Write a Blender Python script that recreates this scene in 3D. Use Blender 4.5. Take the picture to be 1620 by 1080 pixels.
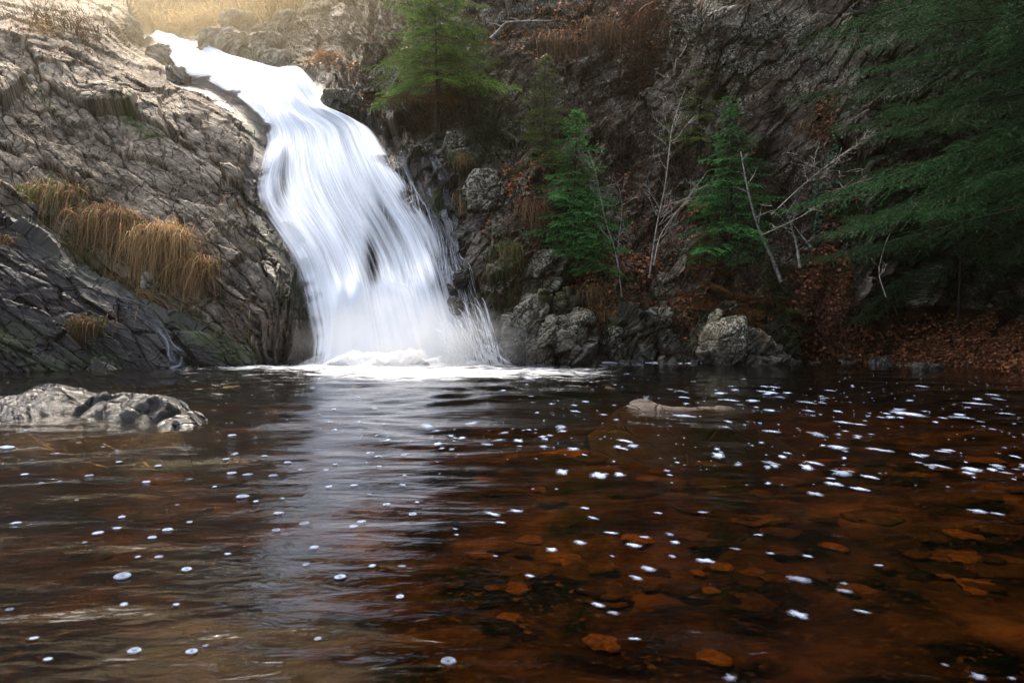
import bpy, math, random
import numpy as np
from mathutils import Vector, Matrix
R = math.radians
sc = bpy.context.scene
for o in list(bpy.data.objects): bpy.data.objects.remove(o, do_unlink=True)
COL = sc.collection

# ------------------------------------------------------------------ camera, sky, sun, exposure
FPX, HZ, CAMH = 1080.0, 515.0, 0.75          # focal length in photo pixels, horizon row, lens height over the pool
cd = bpy.data.cameras.new('camera'); cam = bpy.data.objects.new('camera', cd); COL.objects.link(cam)
cam.location = (0, 0, CAMH); cam.rotation_euler = (R(90), 0, 0)
cd.lens = 24; cd.sensor_width = 36; cd.shift_y = -25/1620
cd.clip_start = 0.05; cd.clip_end = 600
cd.dof.use_dof = True; cd.dof.focus_distance = 12.5; cd.dof.aperture_fstop = 5.6
sc.camera = cam

SUN_EL, SUN_AZ = 56, -31                      # degrees: above the horizon; left of the view direction (+Y)
w = bpy.data.worlds.new('World'); sc.world = w; w.use_nodes = True
nt = w.node_tree; bg = nt.nodes['Background']
sky = nt.nodes.new('ShaderNodeTexSky'); sky.sky_type = 'NISHITA'; sky.sun_disc = False
sky.sun_elevation = R(SUN_EL); sky.sun_rotation = R(SUN_AZ); sky.air_density = 1.0; sky.dust_density = 3.0
hs = nt.nodes.new('ShaderNodeHueSaturation'); hs.inputs['Saturation'].default_value = 0.62
nt.links.new(sky.outputs[0], hs.inputs['Color']); nt.links.new(hs.outputs[0], bg.inputs['Color'])
bg.inputs['Strength'].default_value = 0.15
sd = bpy.data.lights.new('sun', 'SUN'); sun = bpy.data.objects.new('sun', sd); COL.objects.link(sun)
sd.energy = 2.6; sd.angle = R(16); sd.color = (1.0, 0.90, 0.76)
sdir = Vector((math.sin(R(SUN_AZ))*math.cos(R(SUN_EL)), math.cos(R(SUN_AZ))*math.cos(R(SUN_EL)), math.sin(R(SUN_EL))))
sun.rotation_euler = sdir.to_track_quat('Z', 'Y').to_euler()
sc.view_settings.view_transform = 'Standard'; sc.view_settings.look = 'None'
sc.view_settings.exposure = 2.25; sc.view_settings.gamma = 1.0
sc.cycles.max_bounces = 8; sc.cycles.transparent_max_bounces = 24; sc.cycles.diffuse_bounces = 3
sc.cycles.use_denoising = True
sc.cycles.caustics_reflective = False; sc.cycles.caustics_refractive = False

# ------------------------------------------------------------------ helpers
def tag(o, label=None, cat=None, group=None, kind=None):
    if label: o['label'] = label
    if cat: o['category'] = cat
    if group: o['group'] = group
    if kind: o['kind'] = kind
    return o

def mesh_np(name, V, F, mat=None, smooth=True, attrs=None, parent=None):
    """one mesh object from numpy vertices and faces (all faces of the same size)"""
    V = np.asarray(V, np.float32); F = np.asarray(F, np.int32)
    me = bpy.data.meshes.new(name)
    n, k = F.shape
    me.vertices.add(len(V)); me.vertices.foreach_set('co', V.ravel())
    me.loops.add(n*k); me.loops.foreach_set('vertex_index', F.ravel())
    me.polygons.add(n)
    me.polygons.foreach_set('loop_start', np.arange(0, n*k, k, dtype=np.int32))
    me.polygons.foreach_set('use_smooth', np.full(n, smooth, dtype=bool))
    for an, (kind, arr) in (attrs or {}).items():
        a = me.attributes.new(an, kind, 'POINT')
        arr = np.asarray(arr, np.float32)
        a.data.foreach_set('color' if kind == 'FLOAT_COLOR' else 'vector' if kind == 'FLOAT_VECTOR' else 'value', arr.ravel())
    me.update(calc_edges=True); me.validate()
    if mat: me.materials.append(mat)
    o = bpy.data.objects.new(name, me); COL.objects.link(o)
    if parent: o.parent = parent
    return o

def empty(name, loc=(0, 0, 0)):
    o = bpy.data.objects.new(name, None); COL.objects.link(o); o.location = loc; o.empty_display_size = 0.1
    return o

def px2w(px, py, Y):
    px, py, Y = np.broadcast_arrays(np.asarray(px, float), np.asarray(py, float), np.asarray(Y, float))
    return np.stack([(px-810)/FPX*Y, Y, CAMH+(HZ-py)/FPX*Y], -1)

def smooth(a, b, x):
    t = np.clip((x-a)/(b-a), 0, 1); return t*t*(3-2*t)

def hsh(ix, iy, iz, seed):
    x = (ix.astype(np.int64)*73856093) ^ (iy.astype(np.int64)*19349663) ^ (iz.astype(np.int64)*83492791) ^ (seed*2654435761)
    x = x & 0xffffffff
    x = ((x ^ (x >> 16))*0x45d9f3b) & 0xffffffff
    x = ((x ^ (x >> 16))*0x45d9f3b) & 0xffffffff
    x = x ^ (x >> 16)
    return x/4294967295.0

def vnoise(P, seed=0):
    """value noise in -1..1"""
    I = np.floor(P).astype(np.int64); f = P-I; f = f*f*f*(f*(f*6-15)+10)
    out = 0
    for dx in (0, 1):
        wx = f[:, 0] if dx else 1-f[:, 0]
        for dy in (0, 1):
            wy = f[:, 1] if dy else 1-f[:, 1]
            for dz in (0, 1):
                wz = f[:, 2] if dz else 1-f[:, 2]
                out = out+wx*wy*wz*hsh(I[:, 0]+dx, I[:, 1]+dy, I[:, 2]+dz, seed)
    return out*2-1

def fbm(P, octv=4, seed=0, gain=.5):
    a, s, out = 1, 1, 0
    for k in range(octv):
        out = out+a*vnoise(P*s+k*17.3, seed+k); a *= gain; s *= 2.03
    return out

def worley(P, seed=0):
    """nearest-cell distance F1, second F2, a random number per cell and the vector to the cell's point"""
    I = np.floor(P).astype(np.int64)
    F1 = np.full(len(P), 9.); F2 = np.full(len(P), 9.); rid = np.zeros(len(P)); rid2 = np.zeros(len(P)); vec = np.zeros_like(P)
    for dx in (-1, 0, 1):
        for dy in (-1, 0, 1):
            for dz in (-1, 0, 1):
                c = I+np.array([dx, dy, dz])
                h = [hsh(c[:, 0], c[:, 1], c[:, 2], seed+q) for q in range(3)]
                v = P-(c+np.stack(h, -1))
                d = np.sqrt((v*v).sum(-1))
                near = d < F1
                F2 = np.where(near, F1, np.minimum(F2, d))
                F1 = np.where(near, d, F1)
                rid = np.where(near, (h[0]*7.13+h[1]*3.7) % 1, rid); rid2 = np.where(near, (h[2]*5.31+h[1]*9.1) % 1, rid2)
                vec = np.where(near[:, None], v, vec)
    return F1, F2, rid, rid2, vec

# ------------------------------------------------------------------ material nodes
class NT:
    def __init__(s, name):
        s.m = bpy.data.materials.new(name); s.m.use_nodes = True; s.t = s.m.node_tree
        s.t.nodes.clear(); s.out = s.t.nodes.new('ShaderNodeOutputMaterial')
    def n(s, typ, out=0, props=None, **inp):
        nd = s.t.nodes.new('ShaderNode'+typ)
        for k, v in (props or {}).items(): setattr(nd, k, v)
        for k, v in inp.items():
            k = int(k[1:]) if k[0] == 'i' and k[1:].isdigit() else k.replace('_', ' ')
            s.set(nd.inputs[k], v)
        return nd.outputs[out]
    def set(s, sock, v):
        if isinstance(v, bpy.types.NodeSocket): s.t.links.new(v, sock)
        elif isinstance(v, (tuple, list)) and len(v) == 3 and sock.type == 'RGBA': sock.default_value = (*v, 1)
        else: sock.default_value = v
    def attr(s, name, out='Color'): 
        nd = s.t.nodes.new('ShaderNodeAttribute'); nd.attribute_name = name; return nd.outputs[out]
    def math(s, op, a, b=0.0, c=0.0, clamp=False):
        return s.n('Math', props=dict(operation=op, use_clamp=clamp), i0=a, i1=b, i2=c)
    def mix(s, f, a, b, mode='MIX'):
        nd = s.t.nodes.new('ShaderNodeMix'); nd.data_type = 'RGBA'; nd.blend_type = mode
        s.set(nd.inputs[0], f); s.set(nd.inputs[6], a); s.set(nd.inputs[7], b); return nd.outputs[2]
    def ramp(s, fac, stops, interp='LINEAR'):
        nd = s.t.nodes.new('ShaderNodeValToRGB'); nd.color_ramp.interpolation = interp
        e = nd.color_ramp.elements
        while len(e) < len(stops): e.new(0.5)
        for el, (p, c) in zip(e, stops):
            el.position = p; el.color = (*c, 1) if isinstance(c, (tuple, list)) else (c, c, c, 1)
        s.set(nd.inputs[0], fac); return nd.outputs[0]
    def noise(s, vec, scale, detail=4, rough=.55, dist=0.0, out=0):
        return s.n('TexNoise', out, Vector=vec, Scale=scale, Detail=detail, Roughness=rough, Distortion=dist)
    def scale(s, vec, xyz): return s.n('VectorMath', props=dict(operation='MULTIPLY'), i0=vec, i1=xyz)
    def sep(s, col):
        nd = s.t.nodes.new('ShaderNodeSeparateColor'); s.set(nd.inputs[0], col); return nd.outputs
    def bump(s, h, strength=1.0, dist=0.02, normal=None):
        nd = s.t.nodes.new('ShaderNodeBump'); nd.inputs['Strength'].default_value = strength
        nd.inputs['Distance'].default_value = dist; s.set(nd.inputs['Height'], h)
        if normal is not None: s.set(nd.inputs['Normal'], normal)
        return nd.outputs[0]
    def done(s, shader): s.t.links.new(shader, s.out.inputs['Surface']); return s.m

def rock_material(name, dark, mid, light, brown, lichen_amt=.6, cover=0., an=1., moss=(.030, .042, .010), gloss=.62):
    """layered schist: mottled along its beds, with lichen spots, rusty stains, moss and a wet film where the mask attribute says"""
    t = NT(name); sp = t.attr('sp', 'Vector'); mk = t.sep(t.attr('mask'))
    big = t.noise(sp, 0.55, 3, .5)
    n1 = t.noise(sp, 2.2, 9, .68, .15)
    bed = t.noise(t.scale(sp, (1.3, 1.3, 1.3+3.3*an)), 2.0, 7, .68)
    f = t.math('MULTIPLY_ADD', bed, .45, t.math('MULTIPLY_ADD', n1, .75, t.math('MULTIPLY_ADD', big, .5, -.36)))
    col = t.ramp(f, [(.36, dark), (.50, mid), (.66, light)])
    br = t.ramp(t.noise(sp, 0.9, 5, .6, 1.0), [(.50, 0.), (.66, 1.)])
    col = t.mix(t.math('MULTIPLY', br, t.math('MULTIPLY_ADD', mk[2], .6, .25)), col, brown)
    # black algae blotches, drawn out along the beds
    bl = t.ramp(t.noise(t.scale(sp, (1, 1, 2.6)), 3.1, 7, .7, .4), [(.53, 0.), (.60, 1.)])
    col = t.mix(t.math('MULTIPLY', bl, .72), col, (.022, .019, .017))
    ln = t.ramp(t.noise(t.scale(sp, (.55, .55, 8.0)), 1.9, 5, .6), [(.60, 0.), (.66, 1.)])
    col = t.mix(t.math('MULTIPLY', ln, .6), col, tuple(c*.35 for c in dark))
    gr = t.ramp(t.noise(sp, 38, 4, .8), [(.3, .55), (.5, 1.), (.72, 1.75)])
    col = t.mix(.8, col, gr, 'MULTIPLY')
    li = t.math('MAXIMUM', t.ramp(t.noise(sp, 15, 5, .75), [(.57-cover, 0.), (.62-cover, 1.)]), t.math('MULTIPLY', t.ramp(t.noise(sp, 34, 4, .75), [(.56-cover, 0.), (.62-cover, 1.)]), .8))
    li2 = t.ramp(t.noise(sp, 1.7, 4, .6), [(.44-cover, 0.), (.58-cover, 1.)])
    col = t.mix(t.math('MULTIPLY', t.math('MULTIPLY', li, li2), lichen_amt), col, t.mix(t.noise(sp, 1.1, 2), (.42, .42, .38), (.40, .36, .22)))
    vor = t.n('TexVoronoi', props=dict(feature='DISTANCE_TO_EDGE'), Vector=t.scale(sp, (1.0, 1.0, 3.2)), Scale=1.9)
    # wet film
    wet = t.math('MULTIPLY', mk[1], t.ramp(t.noise(sp, 1.3, 4), [(.2, .75), (.6, 1.)]))
    col = t.mix(wet, col, t.mix(1.0, col, (.36, .33, .36), 'MULTIPLY'))
    col = t.mix(t.math('SUBTRACT', mk[2], 1.0, clamp=True), col, t.mix(.55, (.022, .010, .004), brown, 'MIX'))   # brown algae below the waterline
    # moss
    mn = t.math('MULTIPLY', mk[0], t.ramp(t.noise(sp, 6, 6, .7), [(.36, 0.), (.52, 1.)]))
    mcol = t.mix(t.noise(sp, 40, 3), moss, tuple(c*2.6 for c in moss))
    col = t.mix(mn, col, mcol)
    rough = t.math('SUBTRACT', t.math('MULTIPLY_ADD', n1, .3, gloss), t.math('MULTIPLY', wet, .36))
    h1 = t.noise(t.scale(sp, (1.6, 1.6, 1.6+1.8*an)), 3.4, 10, .76, 0.)
    crack = t.ramp(vor, [(0., 0.), (.035, 1.)])
    h = t.math('MULTIPLY_ADD', crack, .8, t.math('MULTIPLY_ADD', h1, 1.2, t.math('MULTIPLY', t.noise(sp, 26, 6, .8), .5)))
    col = t.mix(t.math('MULTIPLY', t.ramp(vor, [(0., 1.), (.022, 0.)]), .75), col, tuple(c*.3 for c in dark))
    b = t.bump(h, 1.0, .05)
    p = t.n('BsdfPrincipled', Base_Color=col, Roughness=rough, Normal=b); t.set(p.node.inputs['Specular IOR Level'], t.math('MULTIPLY_ADD', wet, .38, .10))
    return t.done(p)

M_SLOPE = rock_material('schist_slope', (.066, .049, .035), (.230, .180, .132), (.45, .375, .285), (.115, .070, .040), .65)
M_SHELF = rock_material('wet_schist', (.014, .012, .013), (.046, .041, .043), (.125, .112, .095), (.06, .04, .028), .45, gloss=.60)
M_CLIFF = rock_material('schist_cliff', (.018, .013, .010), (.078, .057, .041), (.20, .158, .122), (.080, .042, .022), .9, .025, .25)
# ------------------------------------------------------------------ the gorge: one continuous rock surface in metres
# control points: where a point of the rock seen at (px, py) of the photograph stands, Y metres from the lens
CP = np.array([
 (-600,600,8.5),(-300,600,9.8),(0,600,12.3),(150,600,12.6),(300,600,12.9),(420,600,12.9),(500,600,13.0),(620,600,13.0),(760,600,13.2),
 (900,600,13.4),(1000,600,13.8),(1150,600,13.4),(1300,600,14.0),(1450,600,13.0),(1560,600,11.6),(1680,600,10.2),(1900,600,8),(2270,600,5.0),
 (100,330,13.5),(200,400,13.4),(300,480,13.2),(400,540,13.1),(400,400,13.7),(450,450,13.4),(470,540,13.1),(400,260,15.2),(300,250,14.9),(200,250,14.6),
 (100,250,14.2),(0,200,14.3),(0,300,13.2),(0,100,15.7),(100,130,15.9),(200,150,16.1),(300,150,16.6),(370,185,16.4),(395,215,15.9),(0,60,16.4),(100,85,16.8),(200,115,17.4),(280,135,17.4),
 (0,20,18.6),(100,35,19.4),(200,65,21),(235,95,20.6),(210,30,23),(-150,100,14.5),(-150,300,12.2),(-150,500,11.5),
 (620,560,13.3),(600,480,13.9),(590,420,14.3),(570,350,14.9),(540,280,15.7),(500,220,16.6),(480,180,17.2),(450,150,18.2),(400,130,19.3),(330,105,20.8),(280,82,22.6),(240,62,25),
 (440,230,16.4),(425,300,15.1),(450,360,14.5),(490,440,13.8),(510,530,13.4),
 (680,300,15.3),(720,380,14.7),(740,450,14.2),(770,520,13.8),(640,240,16.0),(690,440,14.2),
 (800,560,13.7),(850,450,14.3),(800,400,14.5),(760,330,15.1),(720,270,15.7),(700,230,16.2),(600,180,17.3),(540,150,17.8),(560,100,19),(600,60,19.3),(500,80,20.5),(440,90,20.9),
 (380,60,22.8),(330,50,25),(290,55,26),(290,30,28),(290,0,31),(400,10,27),(420,40,23.5),(520,0,22.5),(650,0,19.5),(700,120,17.2),(800,100,16.9),(800,0,18),(760,200,16.2),(900,200,16),(900,100,16.8),(950,0,17.8),
 (820,280,15.2),(870,300,15.0),(860,340,15.2),(900,300,15.4),(950,400,15),(900,450,14.6),(950,500,14.4),(1000,300,15.7),(1050,200,16.2),(1050,100,16.6),(1030,0,17.2),
 (1085,15,15.6),(1110,100,15.2),(1180,230,14.8),(1160,260,15.6),(1100,30,15.3),(1200,100,14.9),(1220,200,14.7),(1300,100,14.6),(1300,250,14.4),(1230,350,14.6),(1100,420,14.7),(1010,425,14.6),(1250,450,14.2),(1150,520,13.9),
 (1400,100,14),(1400,300,13.9),(1400,450,13.8),(1330,500,13.7),(1400,545,13.9),(1500,200,13.5),(1500,400,14.4),(1500,500,14.3),(1500,560,13.2),(1620,200,12.9),(1620,400,13.6),(1620,480,13.0),(1620,540,11.9),
 (1900,500,9.5),(1900,300,10),(1900,0,11),(2270,400,6),(2270,0,8),
 (-100,-80,21),(150,-40,26),(300,-60,34),(300,-200,44),(0,-300,32),(600,-300,32),(600,-100,25),(900,-300,23),(1200,-300,18),(1600,-300,16),(2270,-300,12),(-600,-300,22),(-600,0,14),(-600,300,10.2)], float)
def rbf_fit(C, c=30.):
    X = C[:, :2]; y = np.log(C[:, 2])
    D = np.sqrt(((X[:, None]-X[None])**2).sum(-1)+c*c)
    n = len(C); A = np.zeros((n+3, n+3)); A[:n, :n] = D; A[:n, n] = 1; A[:n, n+1:] = X/1000; A[n:, :n] = A[:n, n:].T
    return X, np.linalg.solve(A, np.r_[y, 0, 0, 0]), c
def rbf_eval(fit, px, py):
    X, w, c = fit; sh = px.shape; px = px.ravel(); py = py.ravel(); out = np.empty(len(px))
    for i in range(0, len(px), 20000):
        a, b = px[i:i+20000], py[i:i+20000]
        D = np.sqrt((a[:, None]-X[:, 0])**2+(b[:, None]-X[:, 1])**2+c*c)
        out[i:i+20000] = D@w[:-3]+w[-3]+w[-2]*a/1000+w[-1]*b/1000
    return np.exp(out).reshape(sh)
FIT = rbf_fit(CP)

N_L = np.array([.62, .10, .74]); N_L /= np.linalg.norm(N_L)      # bedding normal left of the fall: beds fall to the right
N_R = np.array([-.70, .30, .65]); N_R /= np.linalg.norm(N_R)     # right of it they climb to the right
def frame(n):
    a = np.cross(n, [0, 1, 0]); a /= np.linalg.norm(a); return np.stack([a, np.cross(n, a), n])
FL, FR = frame(N_L), frame(N_R)

def strata(P, right):
    """coordinates (along, across, through the beds); right: 0..1 blend between the two bedding directions"""
    wp = P+.16*np.stack([vnoise(P*.5+9, 5), vnoise(P*.5+31, 6), vnoise(P*.5+57, 7)], -1)
    r = right[:, None]
    return (wp@FL.T)*(1-r)+(wp@FR.T)*r

def blocks(S, w, L, amp, seed, crack=.5, el=1.7):
    """jointed blocks: every bed block sits a little in or out and is tilted; open joints between"""
    Q = S/np.stack([L*el+np.zeros(len(S)), np.full(len(S), L*.8), np.full(len(S), w)], -1)
    Q = Q+.05*np.stack([vnoise(S/w*.45+3, seed+40), vnoise(S/w*.45+23, seed+41), vnoise(S/w*.45+43, seed+42)], -1)
    F1, F2, r1, r2, v = worley(Q, seed)
    d = (r1-.5)*2*amp+((r2-.5)*v[:, 0]+(r1-.5)*v[:, 1]*1.2+(r2-.3)*v[:, 2]*.9)*amp*1.5
    return d-crack*amp*(1-smooth(0, .06, F2-F1))

def rock_disp(P, right, seed=0, size=1.0):
    S = strata(P, right)
    d = .20*fbm(P*.40/size, 2, seed+1)*size; el = 1.7-.85*right; rk = 1+.45*right
    d += blocks(S, .85*size, 1.9*size, .21*size, seed+11, .25, el)*rk
    d += blocks(S, .32*size, .85*size, .10*size, seed+23, .5, el)*rk
    d += blocks(S, .13*size, .36*size, .028*size, seed+37, .7, el)*rk
    d += .014*fbm(S*np.array([5, 5, 14])/size, 2, seed+51, .7)*size
    return d, S

def grid_faces(ny, nx):
    i = np.arange(ny*nx).reshape(ny, nx)
    return np.stack([i[:-1, :-1], i[:-1, 1:], i[1:, 1:], i[1:, :-1]], -1).reshape(-1, 4)

def normals(G):
    du = np.gradient(G, axis=1); dv = np.gradient(G, axis=0)
    n = np.cross(du, dv); n /= np.linalg.norm(n, axis=-1, keepdims=True)+1e-9
    n[n[..., 1] > 0] *= -1                       # towards the viewer's side
    return n

def blob(px, py, spots):
    """a soft mask from (px, py, rx, ry, angle, strength) spots of the photograph"""
    out = np.zeros(px.shape)
    for x, y, rx, ry, a, s in spots:
        ca, sa = math.cos(R(a)), math.sin(R(a))
        u = ((px-x)*ca+(py-y)*sa)/rx; v = (-(px-x)*sa+(py-y)*ca)/ry
        out = np.maximum(out, s*np.exp(-(u*u+v*v)))
    return out

# waterfall outline: rows of (left px, left py, right px, right py) down the flow
FALL = np.array([(226,58,258,66),(246,76,300,78),(266,98,352,94),(286,124,400,108),(318,134,448,122),(352,152,497,134),(384,174,512,162),
 (404,198,540,190),(413,228,592,214),(402,262,622,250),(394,300,650,292),(402,336,676,334),(424,370,700,378),(452,410,716,424),(470,456,728,470),(482,508,740,515),(489,552,752,556),(484,594,770,596)], float)
def fall_at(v):
    """row v (0..len-1) of the outline, Catmull-Rom between the rows"""
    v = np.clip(np.asarray(v, float), 0, len(FALL)-1.0001); i = v.astype(int); t = (v-i)[..., None]
    p0, p1, p2, p3 = (FALL[np.clip(i+k, 0, len(FALL)-1)] for k in (-1, 0, 1, 2))
    return .5*((2*p1)+(-p0+p2)*t+(2*p0-5*p1+4*p2-p3)*t*t+(-p0+3*p1-3*p2+p3)*t**3)
_vv = np.linspace(0, len(FALL)-1.001, 60); _rows = fall_at(_vv)
_uu = np.linspace(0, 1, 16)
FALLPTS = (_rows[:, None, :2]*(1-_uu[None, :, None])+_rows[:, None, 2:]*_uu[None, :, None]).reshape(-1, 2)
def fall_mask(px, py):
    """1 inside the waterfall's bed, fading out over about 25 px"""
    sh = px.shape; a, b = px.ravel(), py.ravel(); out = np.zeros(len(a))
    idx = np.where((a > 150) & (a < 900) & (b > 0) & (b < 640))[0]
    for i in range(0, len(idx), 20000):
        j = idx[i:i+20000]
        d = np.sqrt(((a[j, None]-FALLPTS[:, 0])**2+(b[j, None]-FALLPTS[:, 1])**2).min(1))
        out[j] = 1-smooth(6, 20, d)
    return out.reshape(sh)

def axis(parts):
    return np.concatenate([np.arange(a, b, s, dtype=float) for a, b, s in parts])
GX = axis([(-700, -60, 16), (-60, 1440, 2.1), (1440, 1680, 3), (1680, 2300, 16)])
GY = axis([(-420, -20, 12), (-20, 210, 1.25), (210, 470, 2.1), (470, 625, 1.9)])
PX, PY = np.meshgrid(GX, GY)
DEP = rbf_eval(FIT, PX, PY)
P0 = px2w(PX, PY, DEP)
NB = normals(P0)
FMASK = fall_mask(PX, PY)
RIGHT = smooth(470, 640, PX+.25*(PY-300))
d, S = rock_disp(P0.reshape(-1, 3), RIGHT.ravel(), 3)
d = d.reshape(PX.shape); S = S.reshape(P0.shape)
amp = 1-.72*FMASK
amp *= 1-.75*smooth(1250, 1330, PX)*smooth(470, 520, PY)            # the leafy bank is soft ground
bigwall = smooth(1080, 1130, PX-.35*PY)*(1-smooth(1310, 1350, PX))*(1-smooth(280, 360, PY))
amp *= 1-.62*bigwall                                             # the tall smooth wall
amp *= 1-.55*smooth(195, 240, PX)*(1-smooth(330, 400, PX))*(1-smooth(30, 75, PY))
VD = P0-np.array([0, 0, CAMH]); VD /= np.linalg.norm(VD, axis=-1, keepdims=True)
amp *= np.clip(-(VD*NB).sum(-1)*2.4, .3, 1)              # gentler relief where the rock is seen edge on
d = d*amp-.10*FMASK
PT = P0+NB*d[..., None]
PT += (.05*vnoise(P0.reshape(-1, 3)*3.1, 77)*amp.ravel()).reshape(PX.shape)[..., None]*np.array([1, 0, .4])

WET = np.clip(FMASK*1.0+blob(PX, PY, [(440,430,60,90,60,1),(420,500,70,80,0,.8),(680,280,60,70,50,1),(730,420,40,110,0,1),(770,520,40,60,0,1),(600,200,80,30,35,.7),(60,330,60,20,20,.7)])
      + .9*smooth(540, 585, PY), 0, 1)
MOSS = blob(PX, PY, [(205,187,30,14,35,1),(236,212,26,12,30,.9),(60,150,60,10,38,.35),(330,530,60,22,30,1),(400,560,50,16,30,1),(430,380,20,70,-30,.5),(470,470,30,60,-35,.5),(690,325,10,14,0,1),(820,500,35,40,-30,.8),
 (800,460,25,60,0,.8),(730,470,15,30,0,.9),(840,420,40,40,0,.5),(760,210,70,50,0,.6),(780,180,60,50,0,.5),(900,350,40,60,0,.5),(400,200,14,30,0,.8),(1000,470,60,30,0,.4),(800,550,25,20,0,1),(430,100,60,20,0,.4),(1190,330,40,60,0,.5),
 (520,150,20,10,0,.8),(160,440,60,20,30,.9),(120,400,60,20,35,.8)])
BROWN = np.clip(smooth(700, 1000, PX)*.8+blob(PX, PY, [(1210,110,70,90,0,1),(870,60,120,60,0,1),(950,200,90,120,0,.8)]), 0, 1)
mask = np.stack([MOSS, WET, BROWN, np.ones_like(WET)], -1)

def pt(px, py):
    """the rock point seen at (px, py)"""
    i = int(np.argmin(abs(GY-py))); j = int(np.argmin(abs(GX-px))); return PT[i, j].copy()
def pts(px, py):
    i = np.clip(np.searchsorted(GY, py), 0, len(GY)-1); j = np.clip(np.searchsorted(GX, px), 0, len(GX)-1); return PT[i, j]
NT_ = normals(PT)
def nrm(px, py):
    i = np.clip(np.searchsorted(GY, py), 0, len(GY)-1); j = np.clip(np.searchsorted(GX, px), 0, len(GX)-1); return NT_[i, j]

QF = grid_faces(*PX.shape)
cx = PX.ravel()[QF].mean(1); cy = PY.ravel()[QF].mean(1)
mid = np.interp(cy, [-400, 50, 62, 105, 145, 180, 230, 300, 400, 500, 640], [225, 225, 242, 320, 410, 460, 495, 515, 570, 610, 625])
hill = (cx > 205) & (cx < 470) & (cy < 55-np.clip((cx-330)*.22, 0, 40)) | (cy < -20) & (cx < 560)
bank = (cx > 1275) & (cy > 485)
slope = (cx < mid) & ~hill
def submesh(name, sel, mat, label, cat):
    F = QF[sel]; u, inv = np.unique(F, return_inverse=True)
    o = mesh_np(name, PT.reshape(-1, 3)[u], inv.reshape(-1, 4), mat, False,
        {'sp': ('FLOAT_VECTOR', S.reshape(-1, 3)[u]), 'mask': ('FLOAT_COLOR', mask.reshape(-1, 4)[u])})
    return tag(o, label, cat, kind='structure')

t = NT('hill_soil'); v = t.n('TexCoord', 3)
c = t.ramp(t.noise(v, 1.6, 6, .65), [(.3, (.07, .045, .022)), (.5, (.16, .11, .05)), (.7, (.26, .19, .085))])
M_HILL = t.done(t.n('BsdfPrincipled', Base_Color=c, Specular_IOR_Level=.1, Roughness=.9, Normal=t.bump(t.noise(v, 7, 6, .7), 1, .08)))
t = NT('bank_soil'); v = t.n('TexCoord', 3)
c = t.ramp(t.noise(v, 9, 6, .65), [(.3, (.012, .008, .006)), (.55, (.045, .022, .012)), (.75, (.09, .04, .02))])
M_BANK = t.done(t.n('BsdfPrincipled', Base_Color=c, Specular_IOR_Level=.05, Roughness=.85, Normal=t.bump(t.noise(v, 20, 6, .7), 1, .05)))

submesh('rock_slope', slope & ~bank, M_SLOPE, 'big grey brown slanting rock slope left of the waterfall', 'rock slope')
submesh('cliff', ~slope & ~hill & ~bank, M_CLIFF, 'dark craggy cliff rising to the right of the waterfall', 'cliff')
submesh('hill', hill, M_HILL, 'golden hazy hillside above the head of the waterfall', 'hill')
submesh('bank', bank, M_BANK, 'dark earth bank under the fallen leaves at right', 'bank')

# ---- the low wet shelf in front, left: its own surface with a rounded back edge
TOPX = np.array([-700, -300, -100, 0, 60, 130, 210, 290, 340, 400, 450, 470]); TOPY = np.array([330, 300, 300, 338, 372, 432, 468, 505, 535, 565, 588, 600])
SX = axis([(-700, -60, 16), (-60, 462, 2.5)]); NR = 130
t_ = np.linspace(0, 1, NR)
top = np.interp(SX, TOPX, TOPY); top = np.convolve(np.pad(top, 6, 'edge'), np.ones(13)/13, 'valid')
SPY = top[None]*(1-t_[:, None])+608*t_[:, None]; SPX = np.broadcast_to(SX, SPY.shape)
ytop = np.interp(SX, [-700, -300, 0, 130, 290, 400, 470], [8.5, 10.6, 12.4, 12.6, 12.7, 12.9, 13.0]); ybot = np.interp(SX, [-700, -300, 0, 150, 300, 420, 470], [7.5, 9.4, 10.9, 11.5, 12.1, 12.8, 13.0])
SD = ytop[None]*(1-t_[:, None]**.8)+ybot[None]*t_[:, None]**.8
SP = px2w(SPX, SPY, SD)
nb = 30                                           # rows that roll over the back edge
k = np.linspace(1, 0, nb, endpoint=False)[:, None]
back = np.repeat(SP[:1], nb, 0); back[..., 1] += k*1.3; back[..., 2] -= .5*k*k; back[..., 0] *= 1+.03*k
SP = np.concatenate([back, SP]); bpx = np.concatenate([np.repeat(SPX[:1], nb, 0), SPX]); bpy_ = np.concatenate([np.repeat(SPY[:1], nb, 0)-k*8, SPY])
SN = normals(SP)
sd_, SS = rock_disp(SP.reshape(-1, 3), np.full(SP.size//3, .12), 9, .75)
sd_ = sd_.reshape(SP.shape[:2])*.8
SPT = SP+SN*sd_[..., None]
smask = np.stack([blob(bpx, bpy_, [(80,585,40,14,20,1),(20,540,40,22,10,.8),(330,545,60,18,32,1),(150,570,50,16,0,.6),(380,570,50,14,30,1),(120,420,60,16,35,.4),(220,465,50,12,25,.4)]),
    np.clip(.55+blob(bpx, bpy_, [(200,500,140,50,25,.5),(300,540,80,40,30,.5)]), 0, 1), np.zeros_like(bpx)+.2, np.ones_like(bpx)], -1)
o = mesh_np('rock_shelf', SPT.reshape(-1, 3), grid_faces(*SPT.shape[:2]), M_SHELF, False, {'sp': ('FLOAT_VECTOR', SS), 'mask': ('FLOAT_COLOR', smask.reshape(-1, 4))})
tag(o, 'low dark wet rock shelf at the left edge of the pool', 'rock shelf', kind='structure')
def spt(px, py):
    j = int(np.argmin(abs(SX-px))); i = nb+int(np.argmin(abs(SPY[:, j]-py))); return SPT[i, j].copy()
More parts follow.
